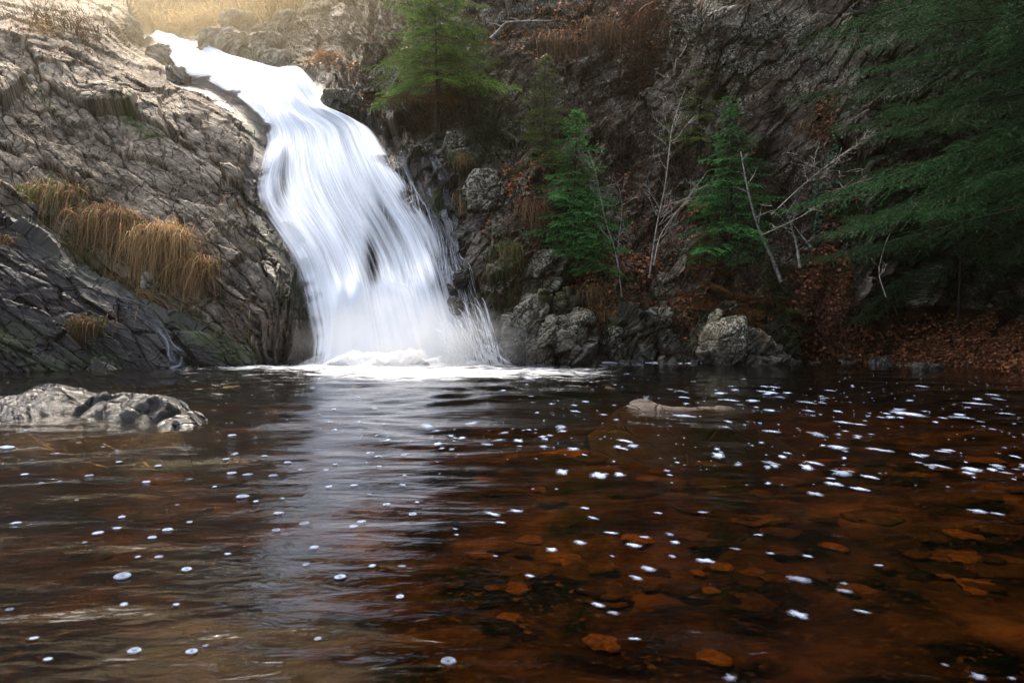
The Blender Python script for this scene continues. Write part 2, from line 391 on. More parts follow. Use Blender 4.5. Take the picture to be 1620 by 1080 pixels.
# ------------------------------------------------------------------ pool
def wave_h(X, Y):
    """height of the pool's small waves: choppy near the fall and the left rocks, calmer and longer towards the lens"""
    P = np.stack([X, Y, np.zeros_like(X)], -1).reshape(-1, 3)
    d = np.sqrt((X+2.2)**2+(Y-12.8)**2).ravel()
    q = P+.5*np.stack([vnoise(P*.6+5, 61), vnoise(P*.6+15, 62), np.zeros(len(P))], -1)
    ring = np.sin(d*5.5+2.2*vnoise(P*.5, 63))*np.exp(-d*.16)*.016
    chop = fbm(q*np.array([1.3, 2.6, 1]), 3, 64)*.023*np.exp(-np.maximum(d-2, 0)*.10)
    left = np.exp(-(((P[:, 0]+5.3)/3.0)**2+((P[:, 1]-8.4)/2.4)**2))
    chop = chop+left*fbm(q*np.array([1.5, 2.4, 1])+40, 4, 65)*.035
    calm = fbm(q*np.array([1.3, 3.2, 1])+80, 3, 66)*.012
    near = smooth(.8, 5, P[:, 1])
    return ((ring+chop)*near+calm*(.45+.55*near)).reshape(X.shape)
WX = axis([(-1500, -100, 24), (-100, 1720, 4.2), (1720, 3100, 24)])
WYp = axis([(566, 640, 1.3), (640, 800, 2.2), (800, 1120, 3.5), (1120, 2600, 90)])
wpx, wpy = np.meshgrid(WX, WYp)
WD = CAMH*FPX/(wpy-HZ)
WV = np.stack([(wpx-810)/FPX*WD, WD, np.zeros_like(WD)], -1)
WV[..., 2] = wave_h(WV[..., 0], WV[..., 1])
t = NT('pool_water'); v = t.n('TexCoord', 3)
fine = t.noise(t.scale(v, (1.0, 2.6, 1)), 7.0, 3, .5, .8)
med = t.noise(t.scale(v, (1.0, 2.2, 1)), 2.2, 2, .5, .5)
nb_ = t.bump(t.math('MULTIPLY_ADD', fine, .30, med), 1.0, .013)
fr = t.n('Fresnel', IOR=1.33, Normal=nb_)
gl = t.n('BsdfGlossy', Color=(1, 1, 1), Roughness=.06, Normal=nb_)
tr = t.n('BsdfTransparent', Color=(.48, .345, .19))
M_WATER = t.done(t.n('MixShader', i0=fr, i1=tr, i2=gl))
o = mesh_np('pool_water', WV.reshape(-1, 3), grid_faces(*wpx.shape)[:, ::-1], M_WATER, True)
tag(o, 'dark brown rippling pool water reflecting the waterfall', 'water', kind='structure')

# bed of the pool, deeper away from the lens
bx = np.linspace(-13, 13, 330); by = np.concatenate([np.linspace(.2, 5, 260), np.linspace(5.05, 15, 140)])
BX, BY = np.meshgrid(bx, by)
bz = -.10-.16*smooth(1.3, 3.0, BY)-.35*smooth(3, 9, BY)
bp = np.stack([BX, BY, np.zeros_like(BX)], -1).reshape(-1, 3)
bz = bz+(.035*fbm(bp*1.4, 4, 71)+.02*fbm(bp*7, 3, 72)).reshape(BX.shape)
t = NT('pool_bed'); v = t.n('TexCoord', 3)
c = t.ramp(t.noise(v, 2.1, 7, .66, .5), [(.42, (.0015, .0008, .0004)), (.55, (.040, .020, .0085)), (.72, (.13, .068, .024))])
c = t.mix(t.ramp(t.noise(v, 34, 4, .6), [(.57, 0.), (.68, 1.)]), c, (.10, .055, .022))
big_ = t.ramp(t.noise(v, .55, 4, .6, .8), [(.40, (.45, .42, .40)), (.58, (1., 1., 1.))]); c = t.mix(1.0, c, big_, 'MULTIPLY')
M_BED = t.done(t.n('BsdfPrincipled', Specular_IOR_Level=.0, Base_Color=c, Roughness=.8, Normal=t.bump(t.noise(v, 22, 5), .8, .02)))
o = mesh_np('pool_bed', np.stack([BX, BY, bz], -1).reshape(-1, 3), grid_faces(*BX.shape), M_BED, True)
tag(o, 'brown stony bed under the shallow pool water', 'pool bed', kind='structure')
def bed_z(x, y):
    return bz[int(np.argmin(abs(by-y))), int(np.argmin(abs(bx-x)))]

# ------------------------------------------------------------------ waterfall
def fall_sheet(name, off, dens_gain, seed, parent, mat, widen=0.0):
    nv, nu = 420, 130
    v = np.linspace(0, len(FALL)-1.001, nv); u = np.linspace(-widen, 1+widen, nu)
    rows = fall_at(v)
    # ragged sides
    A = rows[:, None, :2]*(1-u[None, :, None])+rows[:, None, 2:]*u[None, :, None]
    px, py = A[..., 0], A[..., 1]
    base = rbf_eval(FIT, px, py)
    W = px2w(px, py, base)
    ds = np.linalg.norm(np.diff(W[:, nu//2], axis=0), axis=1); vl = np.r_[0, np.cumsum(ds)]
    wid = np.linalg.norm(W[:, -1]-W[:, 0], axis=1)
    U = (u[None]*np.ones((nv, 1)))
    q = np.stack([U*6+seed, np.repeat(vl[:, None], nu, 1)*.22, np.zeros_like(U)], -1).reshape(-1, 3)
    ridge = fbm(q*np.array([1, 1, 1]), 3, seed).reshape(U.shape)
    q2 = np.stack([U*22, np.repeat(vl[:, None], nu, 1)*.35, np.zeros_like(U)+3], -1).reshape(-1, 3)
    ridge2 = fbm(q2, 2, seed+5).reshape(U.shape)
    rag = .55*fbm(np.stack([np.round(U)*9, np.repeat(vl[:, None], nu, 1)*1.6, U*0+seed], -1).reshape(-1, 3), 3, 14).reshape(U.shape)
    edge = np.clip(np.minimum(U+widen, 1+widen-U)/.16, 0, 1)
    redge = np.clip(np.minimum(U+widen, 1+widen-U)/.16-np.clip(rag, 0, .6)*smooth(1.5, 4, np.repeat(vl[:, None], nu, 1)), 0, 1)
    bulge = np.sqrt(edge)
    n = normals(W)
    jit = 16*vnoise(np.stack([U*4.3, U*0, U*0+seed], -1).reshape(-1, 3), 8).reshape(U.shape)+9*vnoise(np.stack([U*13, U*0, U*0+seed], -1).reshape(-1, 3), 9).reshape(U.shape)
    tier = .20*np.exp(-((py+jit-(494-.10*(px-560)))/38)**2)*smooth(500, 540, px)*(1-smooth(690, 740, px)) + .20*np.exp(-(((px-485)/30)**2+((py-148)/22)**2))+.16*np.exp(-(((px-430)/22)**2+((py-262)/20)**2))
    tier = tier+.07*vnoise(np.stack([U*5, np.repeat(vl[:, None], nu, 1)*1.3, U*0+seed], -1).reshape(-1, 3), 5).reshape(U.shape)*(1-smooth(190, 260, py))
    n = n+0; W = W+n*(tier*edge)[..., None]
    W = W+n*(.06+off*bulge+.035*ridge*edge+.02*ridge2*edge)[..., None]
    # density of the white water: full in the body, thin at the sides and where dark rock shows through
    den = .10+1.05*smooth(0, .7, redge)
    den -= blob(px, py, [(592,425,14,62,-6,.92),(560,300,70,90,20,.20),(448,300,20,50,12,.62),(425,335,18,26,30,.35),(610,370,34,80,-10,.55),(655,350,30,70,-15,.50),(500,330,16,70,-8,.32),(700,440,20,40,0,.6),(690,470,16,40,0,.45),(545,410,12,60,-6,.30),(640,430,12,60,-6,.36),(520,230,26,40,-30,.2),(472,250,14,40,-5,.25)])
    den += .55*smooth(455, 500, py-.12*(px-590))*edge+.12*(1-smooth(180, 240, py))*edge
    den *= np.clip((len(FALL)-1-v)/.5, 0.0, 1)[:, None]*.6+.4
    attrs = {'flow': ('FLOAT_VECTOR', np.stack([U*np.repeat(wid[:, None], nu, 1).mean()*1.0, np.repeat(vl[:, None], nu, 1), np.zeros_like(U)+seed*1.7], -1).reshape(-1, 3)),
             'den': ('FLOAT', (den*dens_gain).ravel())}
    return mesh_np(name, W.reshape(-1, 3), grid_faces(nv, nu), mat, True, attrs, parent)

def fall_material(name, fine):
    t = NT(name); fl = t.attr('flow', 'Vector'); den = t.attr('den', 'Fac')
    a = t.noise(t.scale(fl, (2.2, .16, 1)), 1.0, 3, .55, .25)
    b = t.noise(t.scale(fl, (fine, .35, 1)), 1.0, 4, .6, .15)
    s = t.math('MULTIPLY_ADD', a, 1.2, t.math('MULTIPLY_ADD', b, 1.3, -1.25))       # about -.5 .. .5 around 0
    al = t.math('ADD', den, t.math('MULTIPLY', s, .92))
    al = t.n('MapRange', props=dict(interpolation_type='SMOOTHSTEP'), Value=al, i1=.22, i2=1.0, i3=0., i4=.97)
    h = t.bump(t.math('MULTIPLY_ADD', b, .5, a), .18, .10)
    df = t.n('BsdfDiffuse', Color=(.84, .87, .92), Normal=h)
    tl = t.n('BsdfTranslucent', Color=(.84, .87, .92), Normal=h)
    body = t.n('MixShader', i0=.35, i1=df, i2=tl)
    return t.done(t.n('MixShader', i0=al, i1=t.n('BsdfTransparent', Color=(1, 1, 1)), i2=body))
M_FALL = fall_material('falling_water', 17.0)
M_FALL2 = fall_material('falling_water_veil', 27.0)
wf = empty('waterfall', (float(px2w(620, 585, 12.9)[0]), 12.9, 0))
tag(wf, 'broad silky white waterfall pouring down the rocks into the pool', 'waterfall')
def keep(o):
    """parent that leaves the child's mesh where it is"""
    o.matrix_parent_inverse = Matrix.Translation(wf.location).inverted(); return o
keep(fall_sheet('water_sheet', .14, 1.0, 1, wf, M_FALL))
keep(fall_sheet('water_veil', .30, .62, 2, wf, M_FALL2, .02))

# thin threads of water over the dark wet rock at the right side of the fall, and down its left flank
def tubes(paths, radii, sides=5):
    V, F, base = [], [], 0
    for P, r in zip(paths, radii):
        P = np.asarray(P, float); n = len(P)
        T = np.gradient(P, axis=0); T /= np.linalg.norm(T, axis=1, keepdims=True)+1e-9
        a = np.cross(T, [0.13, .97, .2]); a /= np.linalg.norm(a, axis=1, keepdims=True)+1e-9
        b = np.cross(T, a); r = np.broadcast_to(np.asarray(r, float), n)
        ang = np.linspace(0, 2*math.pi, sides, endpoint=False)
        V.append((P[:, None]+r[:, None, None]*(np.cos(ang)[None, :, None]*a[:, None]+np.sin(ang)[None, :, None]*b[:, None])).reshape(-1, 3))
        i = np.arange(n*sides).reshape(n, sides)+base; j = np.roll(i, -1, 1)
        F.append(np.stack([i[:-1], j[:-1], j[1:], i[1:]], -1).reshape(-1, 4)); base += n*sides
    return np.concatenate(V), np.concatenate(F)
t = NT('water_threads'); v = t.n('TexCoord', 3)
df = t.n('MixShader', i0=.35, i1=t.n('BsdfDiffuse', Color=(.85, .87, .9)), i2=t.n('BsdfTranslucent', Color=(.85, .87, .9)))
M_THREAD = t.done(t.n('MixShader', i0=t.ramp(t.noise(v, 5, 3), [(.35, .15), (.65, .75)]), i1=t.n('BsdfTransparent', Color=(1, 1, 1)), i2=df))
rng = np.random.default_rng(4)
def thread_paths(starts, steps, drift, seed, lift=.05):
    rg = np.random.default_rng(seed); out = []
    for x, y, n in starts:
        pa = []; dx = drift*rg.uniform(.6, 1.3)
        for k in range(n):
            p = pt(x, y); p[1] -= lift+.05*math.sin(k*.7+x); pa.append(p)
            x += dx+rg.normal(0, 1.1); y += steps*rg.uniform(.8, 1.3); dx += rg.normal(0, .35); dx = np.clip(dx, drift-2.2, drift+2.2)
            if y > 588: break
        if len(pa) > 3:
            pa = np.array(pa)
            for _ in range(3): pa[1:-1] = .25*pa[:-2]+.5*pa[1:-1]+.25*pa[2:]
            out.append(pa)
    return out
def veil(name, rows, gain, seed, getp, mat, nu=40, nv=150, lift=.035):
    rows = np.array(rows, float); q = np.linspace(0, len(rows)-1, nv); rr_ = np.stack([np.interp(q, range(len(rows)), rows[:, k]) for k in range(4)], -1)
    u = np.linspace(0, 1, nu); X = rr_[:, None, 0]*(1-u)+rr_[:, None, 2]*u; Y = rr_[:, None, 1]*(1-u)+rr_[:, None, 3]*u
    W = getp(X, Y)
    for _ in range(14): W[1:-1, 1:-1] = .2*(W[1:-1, 1:-1]+W[:-2, 1:-1]+W[2:, 1:-1]+W[1:-1, :-2]+W[1:-1, 2:])
    W = W+normals(W)*lift
    vl = np.r_[0, np.cumsum(np.linalg.norm(np.diff(W[:, nu//2], axis=0), axis=1))]; wid = np.linalg.norm(W[:, -1]-W[:, 0], axis=1).mean()
    U = u[None]*np.ones((nv, 1)); VV = (q/(len(rows)-1))[:, None]*np.ones((1, nu))
    den = gain*np.clip(np.minimum(U, 1-U)/.12, 0, 1)*np.clip(np.minimum(VV, 1-VV)/.06, 0, 1)-.25*(1-np.clip(np.minimum(U, 1-U)/.12, 0, 1))
    return mesh_np(name, W.reshape(-1, 3), grid_faces(nv, nu), mat, True, {'flow': ('FLOAT_VECTOR', np.stack([U*wid+.15*vnoise(np.stack([U*2, VV*5, U*0+seed], -1).reshape(-1, 3), seed).reshape(U.shape), np.repeat(vl[:, None], nu, 1), U*0+seed*2.3], -1).reshape(-1, 3)), 'den': ('FLOAT', den.ravel())})
M_VEIL = fall_material('thin_water_veil', 13.0)
def ppx(x, y): return pts(x, y).copy()
def add_veil(o): o.parent = wf; keep(o)
add_veil(veil('side_veil', [(604,226,696,244),(640,285,716,296),(668,335,734,352),(690,395,746,412),(708,450,752,470),(728,510,776,530),(748,560,796,575),(760,590,806,592)], .27, 5, ppx, M_VEIL))
add_veil(veil('side_veil', [(640,285,700,300),(672,340,724,360),(694,400,738,420),(712,460,748,480),(730,520,770,535),(745,575,790,585)], .30, 6, ppx, M_VEIL, lift=.09))
add_veil(veil('flank_veil', [(380,275,420,262),(384,310,420,310),(405,345,436,345),(430,380,462,380),(452,420,478,420),(466,460,486,462)], .36, 7, ppx, M_VEIL, lift=.06))
st = [(rng.uniform(668, 720), rng.uniform(320, 430), int(rng.integers(14, 44))) for _ in range(26)]
st += [(rng.uniform(705, 752), rng.uniform(440, 530), int(rng.integers(10, 26))) for _ in range(26)]
pa = thread_paths(st, 6.0, 1.3, 8)
for k in range(90):                                          # strands that leave the right edge of the sheet and fall more steeply
    v_ = rng.uniform(8.5, 14.3); r_ = fall_at(np.array([v_]))[0]; u_ = rng.uniform(.86, 1.03); x_ = r_[0]*(1-u_)+r_[2]*u_; y_ = r_[1]*(1-u_)+r_[3]*u_
    n_ = int(rng.integers(8, 26)); P_ = []; dx_ = rng.uniform(.6, 2.6)
    for q_ in range(n_):
        D_ = float(rbf_eval(FIT, np.array([x_]), np.array([y_]))[0])-.20-.06*math.sin(q_*.4+k); P_.append(px2w(x_, y_, D_)); x_ += dx_; dx_ *= .93; y_ += 5.5
        if y_ > 590: break
    if len(P_) > 3: pa.append(np.array(P_))
V, F = tubes(pa, [np.sin(np.linspace(.25, 2.9, len(p)))*rng.uniform(.003, .010) for p in pa])
keep(mesh_np('side_trickles', V, F, M_THREAD, True, parent=wf))
# spray arcs thrown out at the right foot of the fall
pa = []
for k in range(120):
    x0, y0 = rng.uniform(690, 765), rng.uniform(470, 560); x1 = x0+rng.uniform(30, 75)*(.4+.6*(y0-460)/100)
    P = []
    for s_ in np.linspace(0, 1, 12):
        P.append(px2w(x0+(x1-x0)*s_, y0+(592-y0)*s_**1.6, 13.0-.5*s_-rng.uniform(0, .01)-.15*k/120))
    pa.append(np.array(P))
V, F = tubes(pa, [np.sin(np.linspace(.25, 2.9, 12))*rng.uniform(.003, .010) for p in pa])
keep(mesh_np('spray', V, F, M_THREAD, True, parent=wf))
# white churning mound where the fall meets the pool
nu_, nv_ = 200, 60
u = np.linspace(-1, 1, nu_); v = np.linspace(-1, 1, nv_); U_, V_ = np.meshgrid(u, v)
rr = np.sqrt(U_**2+V_**2); hh = np.clip(1-rr**2, 0, 1)**.8
cxy = px2w(628, 590, 12.75)
X_ = cxy[0]+U_*2.25; Y_ = 12.75+V_*.85
lump = fbm(np.stack([X_*1.6, Y_*2.4, X_*0], -1).reshape(-1, 3), 4, 21).reshape(X_.shape)
Z_ = -.03+hh**1.4*(.22+.26*lump)*(1-.35*abs(U_)**2)
mv = np.stack([X_, Y_, Z_], -1)
t = NT('churned_foam'); d_ = t.attr('den', 'Fac'); v_ = t.n('TexCoord', 3)
al = t.n('MapRange', props=dict(interpolation_type='SMOOTHSTEP'), Value=t.math('ADD', d_, t.math('MULTIPLY_ADD', t.noise(t.scale(v_, (1.2, 2.4, 1)), 3.0, 6, .65), 1.6, -.8)), i1=.1, i2=1.1, i3=0., i4=.9)
df = t.n('MixShader', i0=.3, i1=t.n('BsdfDiffuse', Color=(.88, .89, .9)), i2=t.n('BsdfTranslucent', Color=(.88, .89, .9)))
M_CHURN = t.done(t.n('MixShader', i0=al, i1=t.n('BsdfTransparent', Color=(1, 1, 1)), i2=df))
keep(mesh_np('churning_foam', mv.reshape(-1, 3), grid_faces(nv_, nu_), M_CHURN, True, {'den': ('FLOAT', (1.25*np.clip(1-rr, 0, 1)).ravel())}, wf))

# sheets of foam drifting on the pool, one on each side of the foot
def foam_sheet(name, pxs, pys, denf, label, seed):
    gx, gy = np.meshgrid(pxs, pys); D = CAMH*FPX/(gy-HZ); X = (gx-810)/FPX*D
    Z = wave_h(X, D)+.006
    return tag(mesh_np(name, np.stack([X, D, Z], -1).reshape(-1, 3), grid_faces(*gx.shape), M_DRIFT, True, {'den': ('FLOAT', denf(gx, gy).ravel())}), label, 'foam', kind='stuff')
t = NT('drifting_foam'); d_ = t.attr('den', 'Fac'); v_ = t.n('TexCoord', 3)
nz = t.math('MULTIPLY_ADD', t.noise(t.scale(v_, (.9, 2.6, 1)), 3.2, 7, .68, .5), 3.0, -1.5)
al = t.n('MapRange', props=dict(interpolation_type='SMOOTHSTEP'), Value=t.math('ADD', d_, nz), i1=.10, i2=1.1, i3=0., i4=.9)
M_DRIFT = t.done(t.n('MixShader', i0=al, i1=t.n('BsdfTransparent', Color=(1, 1, 1)), i2=t.n('BsdfDiffuse', Color=(.82, .84, .87))))
foam_sheet('drifting_foam', axis([(250, 1010, 3)]), axis([(577, 640, .8)]),
    lambda x, y: 1.25*np.exp(-(((x-640)/150)**2+((y-586)/11)**2))+.50*np.exp(-(((x-430)/130)**2+((y-581.5)/3)**2))+.46*np.exp(-(((x-860)/130)**2+((y-590)/8)**2))-.10-.2*smooth(610, 640, y)-.5*smooth(950, 1010, x)-.5*(1-smooth(250, 300, x)),
    'white foam spreading over the pool at the foot of the waterfall', 1)
foam_sheet('foam_line', axis([(850, 1160, 2)]), axis([(570.5, 579, .35)]),
    lambda x, y: 1.5*np.exp(-((y-574-(x-1000)*.002)/1.7)**2)*smooth(860, 890, x)*(1-smooth(1100, 1150, x))-.05, 'thin white foam line under the boulders at the far shore', 2)

# a rill that slides over the shelf, far left
def shelf_path(pp, lift=.03, jit=0, rg=None):
    xs, ys = np.array(pp, float).T; s_ = np.linspace(0, len(pp)-1, 26)
    out = []
    for q in s_:
        x = np.interp(q, range(len(pp)), xs); y = np.interp(q, range(len(pp)), ys)
        p = spt(x+(rg.normal(0, jit) if rg is not None else 0), y); p[1] -= lift; out.append(p)
    out = np.array(out)
    for _ in range(3): out[1:-1] = .25*out[:-2]+.5*out[1:-1]+.25*out[2:]
    return out
def spp(x, y):
    return np.array([[spt(a_, b_) for a_, b_ in zip(r1, r2)] for r1, r2 in zip(x, y)])
rl = empty('rill', tuple(spt(150, 460))); tag(rl, 'thin rill of water sliding over the low dark shelf at left', 'rill')
for nm_, rows_, g_, sd2 in (('upper_veil', [(104,424,128,418),(116,440,140,436),(132,456,160,454),(158,468,188,462)], .22, 8), ('lower_veil', [(160,478,180,462),(205,494,226,470),(240,514,268,488),(258,540,292,520),(262,566,306,556),(264,590,316,588)], .30, 9)):
    o = veil(nm_, rows_, g_, sd2, spp, M_VEIL, 24, 70, .03); o.parent = rl; o.matrix_parent_inverse = Matrix.Translation(rl.location).inverted()

# mist hanging round the foot of the fall
bm_v, bm_f = None, None
import bmesh as _bm
b_ = _bm.new(); _bm.ops.create_icosphere(b_, subdivisions=3, radius=1)
me = bpy.data.meshes.new('mist'); b_.to_mesh(me); b_.free()
mist = bpy.data.objects.new('mist', me); COL.objects.link(mist); mist.location = (-1.75, 12.35, .35); mist.scale = (2.5, .8, 1.15)
t = NT('mist'); v = t.n('TexCoord', 3)
r_ = t.n('VectorMath', 1, dict(operation='LENGTH'), i0=v)
fo = t.n('MapRange', props=dict(interpolation_type='SMOOTHSTEP'), Value=r_, i1=1.0, i2=.15, i3=0., i4=1.)
nz = t.ramp(t.noise(t.scale(v, (2.5, .8, 1.15)), 1.7, 4, .6), [(.36, .1), (.66, 1.)])
pv = t.n('VolumePrincipled', Color=(.97, .98, 1.0), Density=t.math('MULTIPLY', t.math('MULTIPLY', fo, nz), 1.3), Anisotropy=.2)
t.t.links.new(pv, t.out.inputs['Volume']); me.materials.append(t.m)
tag(mist, 'thin white mist hanging round the foot of the waterfall', 'mist', kind='stuff')
# ------------------------------------------------------------------ rocks that stand free
import bmesh
def ico(sub):
    bm = bmesh.new(); bmesh.ops.create_icosphere(bm, subdivisions=sub, radius=1)
    V = np.array([v.co[:] for v in bm.verts]); F = np.array([[v.index for v in f.verts] for f in bm.faces]); bm.free(); return V, F
ICO = {5: ico(5), 6: ico(6)}
def boulder(px0, py0, px1, py1, Y, label, mat=None, seed=0, deep=.8, right=1., wet=0., moss=.3, lean=0., name='boulder', cat='boulder', group=None, sub=6, boxy=.35, rs=None, amp=1.0):
    """a rock filling the photo's box (px0, py0)-(px1, py1) at distance Y"""
    a = px2w(px0, py1, Y); b = px2w(px1, py0, Y); c = (a+b)/2; rx = (b[0]-a[0])/2; rz = (b[2]-a[2])/2; ry = max(rx, rz)*deep
    c[1] += ry*.35
    V, F = ICO[sub]
    q = V/(np.abs(V).max(1, keepdims=True)**boxy)            # a little boxy
    P = q*np.array([rx, ry, rz])*.93
    P[:, 0] += lean*P[:, 2]
    P = P+c
    s = rs or max(.30, min(rx, rz)*.75)
    d, S = rock_disp(P+seed*3.7, np.full(len(P), right), seed, s)
    n = V/np.array([rx, ry, rz]); n /= np.linalg.norm(n, axis=1, keepdims=True)
    P = P+n*(d*.62*amp)[:, None]
    up = np.clip(n[:, 2], 0, 1)
    mk = np.stack([moss*smooth(-.2, .9, vnoise(P*3, seed))*(.4+.6*up), np.full(len(P), wet)+.8*smooth(.50, .12, P[:, 2]), np.full(len(P), .3), np.ones(len(P))], -1)
    o = mesh_np(name, P, F, mat or M_BOULDER, True, {'sp': ('FLOAT_VECTOR', S), 'mask': ('FLOAT_COLOR', mk)})
    return tag(o, label, cat, group)
M_BOULDER = rock_material('lichen_rock', (.018, .014, .010), (.062, .050, .034), (.16, .135, .10), (.09, .055, .026), 1.0, .045)
M_KNOB = rock_material('mossy_bedrock', (.014, .011, .008), (.052, .042, .028), (.15, .125, .085), (.075, .045, .02), .9, .0)
M_PALE = rock_material('pale_rock', (.13, .11, .085), (.32, .28, .22), (.46, .42, .34), (.22, .15, .085), .5)
GB = 'boulders along the far shore right of the fall'
boulder(792, 452, 862, 590, 13.55, 'tall leaning layered rock right beside the foot of the waterfall', seed=1, lean=.35, moss=.9, group=GB, amp=.9, boxy=.5, rs=.85)
boulder(838, 500, 884, 590, 13.4, 'mossy leaning rock left of the rounded lichen boulder', seed=31, lean=.3, moss=.7, group=GB, amp=.9, boxy=.5, rs=.85)
boulder(874, 506, 900, 580, 13.45, 'narrow upright rock wedged between two larger shore boulders', seed=2, lean=.15, group=GB, amp=.85, rs=.75, moss=.3)
boulder(886, 490, 942, 590, 13.3, 'rounded lichen spotted boulder standing at the far shore', seed=3, lean=.12, group=GB, amp=.75, rs=.9, boxy=.2)
boulder(960, 508, 992, 582, 13.7, 'small upright grey rock under the bare twigs', seed=4, lean=-.2, group=GB, amp=.85, rs=.75, moss=.3)
boulder(1004, 536, 1038, 588, 13.6, 'small lichen rock at the end of the foam line', seed=5, group=GB, amp=.85, rs=.65)
boulder(1030, 492, 1070, 566, 13.9, 'grey rock half hidden under the brown spruce', seed=6, lean=-.2, group=GB, amp=.85, rs=.8)
boulder(1114, 506, 1240, 604, 13.0, 'large pyramid shaped lichen boulder on the shore at right of centre', seed=107, boxy=.12, amp=.6, group=GB, lean=-.25, rs=1.1)
boulder(1122, 490, 1152, 560, 13.25, 'upright lichen fin behind the left end of the pyramid boulder', seed=33, lean=.2, group=GB, amp=.8, rs=.7)
boulder(1218, 540, 1244, 588, 12.95, 'small rock in the dark at the right foot of the pyramid boulder', seed=34, group=GB, amp=1.15, rs=.35)
GK = 'mossy bedrock knobs behind the shore boulders'
for q_, (x0, y0, x1, y1, ln_, lb_) in enumerate([(800,470,868,580,.45,'mossy bedrock knob leaning behind the layered rock by the fall'),(850,462,916,560,.4,'dark bedrock knob above the rounded lichen boulder'),(930,500,1000,585,.3,'broken bedrock knob left of the small upright grey rock'),(985,500,1042,588,.3,'dark bedrock knob behind the end of the foam line'),
    (1050,515,1124,592,.25,'low bedrock knob under the purple brown shrub'),(1095,480,1160,560,.3,'dark bedrock knob above the pyramid boulder'),(1200,500,1262,588,-.3,'bedrock knob at the right shoulder of the pyramid boulder')]):
    boulder(x0, y0, x1, y1, 13.9, lb_, M_KNOB, seed=80+q_, lean=ln_, moss=.9, group=GK, amp=1.25, boxy=.6, rs=.8)
GO = 'craggy outcrops on the lower cliff'
boulder(748, 272, 806, 334, 15.05, 'craggy grey outcrop beside the long straw tongue', seed=61, group=GO, amp=.9, boxy=.5, rs=.8, lean=.2)
boulder(930, 280, 978, 340, 15.35, 'pale lichen outcrop behind the left leaning sapling', seed=62, group=GO, amp=.9, boxy=.5, rs=.7)
boulder(764, 392, 830, 474, 14.25, 'mossy layered outcrop right of the side trickles', seed=63, group=GO, amp=1.0, boxy=.5, rs=.8, lean=.4, moss=.9)
boulder(822, 398, 888, 480, 14.3, 'upper layered outcrop under the brown grass beard', seed=64, group=GO, amp=1.0, boxy=.5, rs=.8, lean=.4, moss=.4)
boulder(1022, 436, 1066, 480, 14.35, 'light lichen outcrop at the foot of the tallest sapling', seed=65, group=GO, amp=.9, boxy=.4, rs=.7)
boulder(700, 200, 744, 262, 15.9, 'craggy rock at the top of the side trickles', seed=66, group=GO, amp=.9, boxy=.5, rs=.8, moss=.4)
GP = 'small stones along the waterline'
for q_, (x_, w_, h_) in enumerate([(866, 14, 9), (948, 18, 12), (985, 22, 10), (1008, 12, 7), (1058, 24, 14), (1082, 16, 9), (1102, 20, 10), (1262, 18, 9), (1290, 26, 8), (1340, 20, 7), (1398, 30, 9), (402, 18, 9), (438, 24, 12), (466, 16, 10), (372, 20, 7)]):
    boulder(x_-w_/2, 574-h_*.5, x_+w_/2, 576+h_*.9, 13.35 if x_ > 500 else 12.95, 'dark little stone at the waterline of the far shore', seed=40+q_, sub=5, group=GP, amp=1.5, rs=.25, wet=.6, name='small_stone', cat='stone')
boulder(1444, 573, 1498, 592, 11.9, 'flat pale stone at the edge of the leafy bank', seed=9, right=0, wet=.3, name='flat_stone', cat='stone')
GU = 'rocks at the head of the waterfall'
boulder(232, 70, 274, 116, 21.0, 'dark layered boulder in the stream at the head of the fall', M_PALE, seed=10, boxy=.6, amp=.85, rs=.8, right=0, group=GU)
boulder(262, 102, 298, 136, 18.2, 'brown rock at the left brink of the upper cascade', M_PALE, seed=11, boxy=.5, amp=.85, rs=.8, right=0, group=GU)
boulder(306, 40, 402, 104, 21.6, 'largest pale cracked boulder above the upper cascade', M_PALE, seed=12, group=GU, boxy=.4)
boulder(396, 46, 436, 104, 20.9, 'pale boulder with upright cracks beside the largest one', M_PALE, seed=13, group=GU)
boulder(414, 78, 456, 122, 19.8, 'square pale block just above the white water', M_PALE, seed=14, group=GU, boxy=.7)
boulder(346, 16, 404, 50, 23.5, 'sunlit pale rock below the golden grass slope', M_PALE, seed=15, group=GU)
boulder(434, 14, 474, 52, 22.2, 'round pale rock in the brown bushes above the cascade', M_PALE, seed=16, group=GU)
boulder(190, 24, 220, 76, 22.0, 'pale rock at the left of the stream head', M_PALE, seed=17, right=0, group=GU)
boulder(505, 138, 570, 184, 17.0, 'dark mossy boulder at the right of the brink', M_BOULDER, seed=18, moss=.9, wet=.3, group=GU)
GL = 'angular blocks on the ledge right of the brink'
boulder(575, 68, 602, 98, 18.6, 'small dark block at the top of the ledge', M_CLIFF, seed=19, boxy=.8, group=GL)
boulder(566, 94, 602, 134, 18.2, 'dark square block under the small one', M_CLIFF, seed=20, boxy=.8, group=GL)
boulder(582, 100, 624, 152, 17.7, 'leaning slab with a light upper face on the ledge', M_BOULDER, seed=21, boxy=.8, lean=.5, group=GL)
boulder(612, 98, 652, 146, 17.5, 'second leaning slab with red leaves behind it', M_BOULDER, seed=22, boxy=.8, lean=.5, group=GL)
GW = 'dark wet stones in the side trickles'
boulder(716, 430, 738, 458, 13.9, 'upper dark wet stone in the side trickles', M_SHELF, seed=23, wet=1, group=GW)
boulder(700, 452, 724, 480, 13.7, 'dark wet stone at the edge of the white water', M_SHELF, seed=24, wet=1, group=GW)
boulder(704, 466, 734, 498, 13.5, 'round lowest wet stone washed by the side trickles', M_SHELF, seed=25, wet=1, boxy=0, group=GW)
boulder(222, 428, 240, 460, 12.8, 'small pale stone poking out of the golden grass', M_PALE, seed=26, right=0, name='stone', cat='stone')

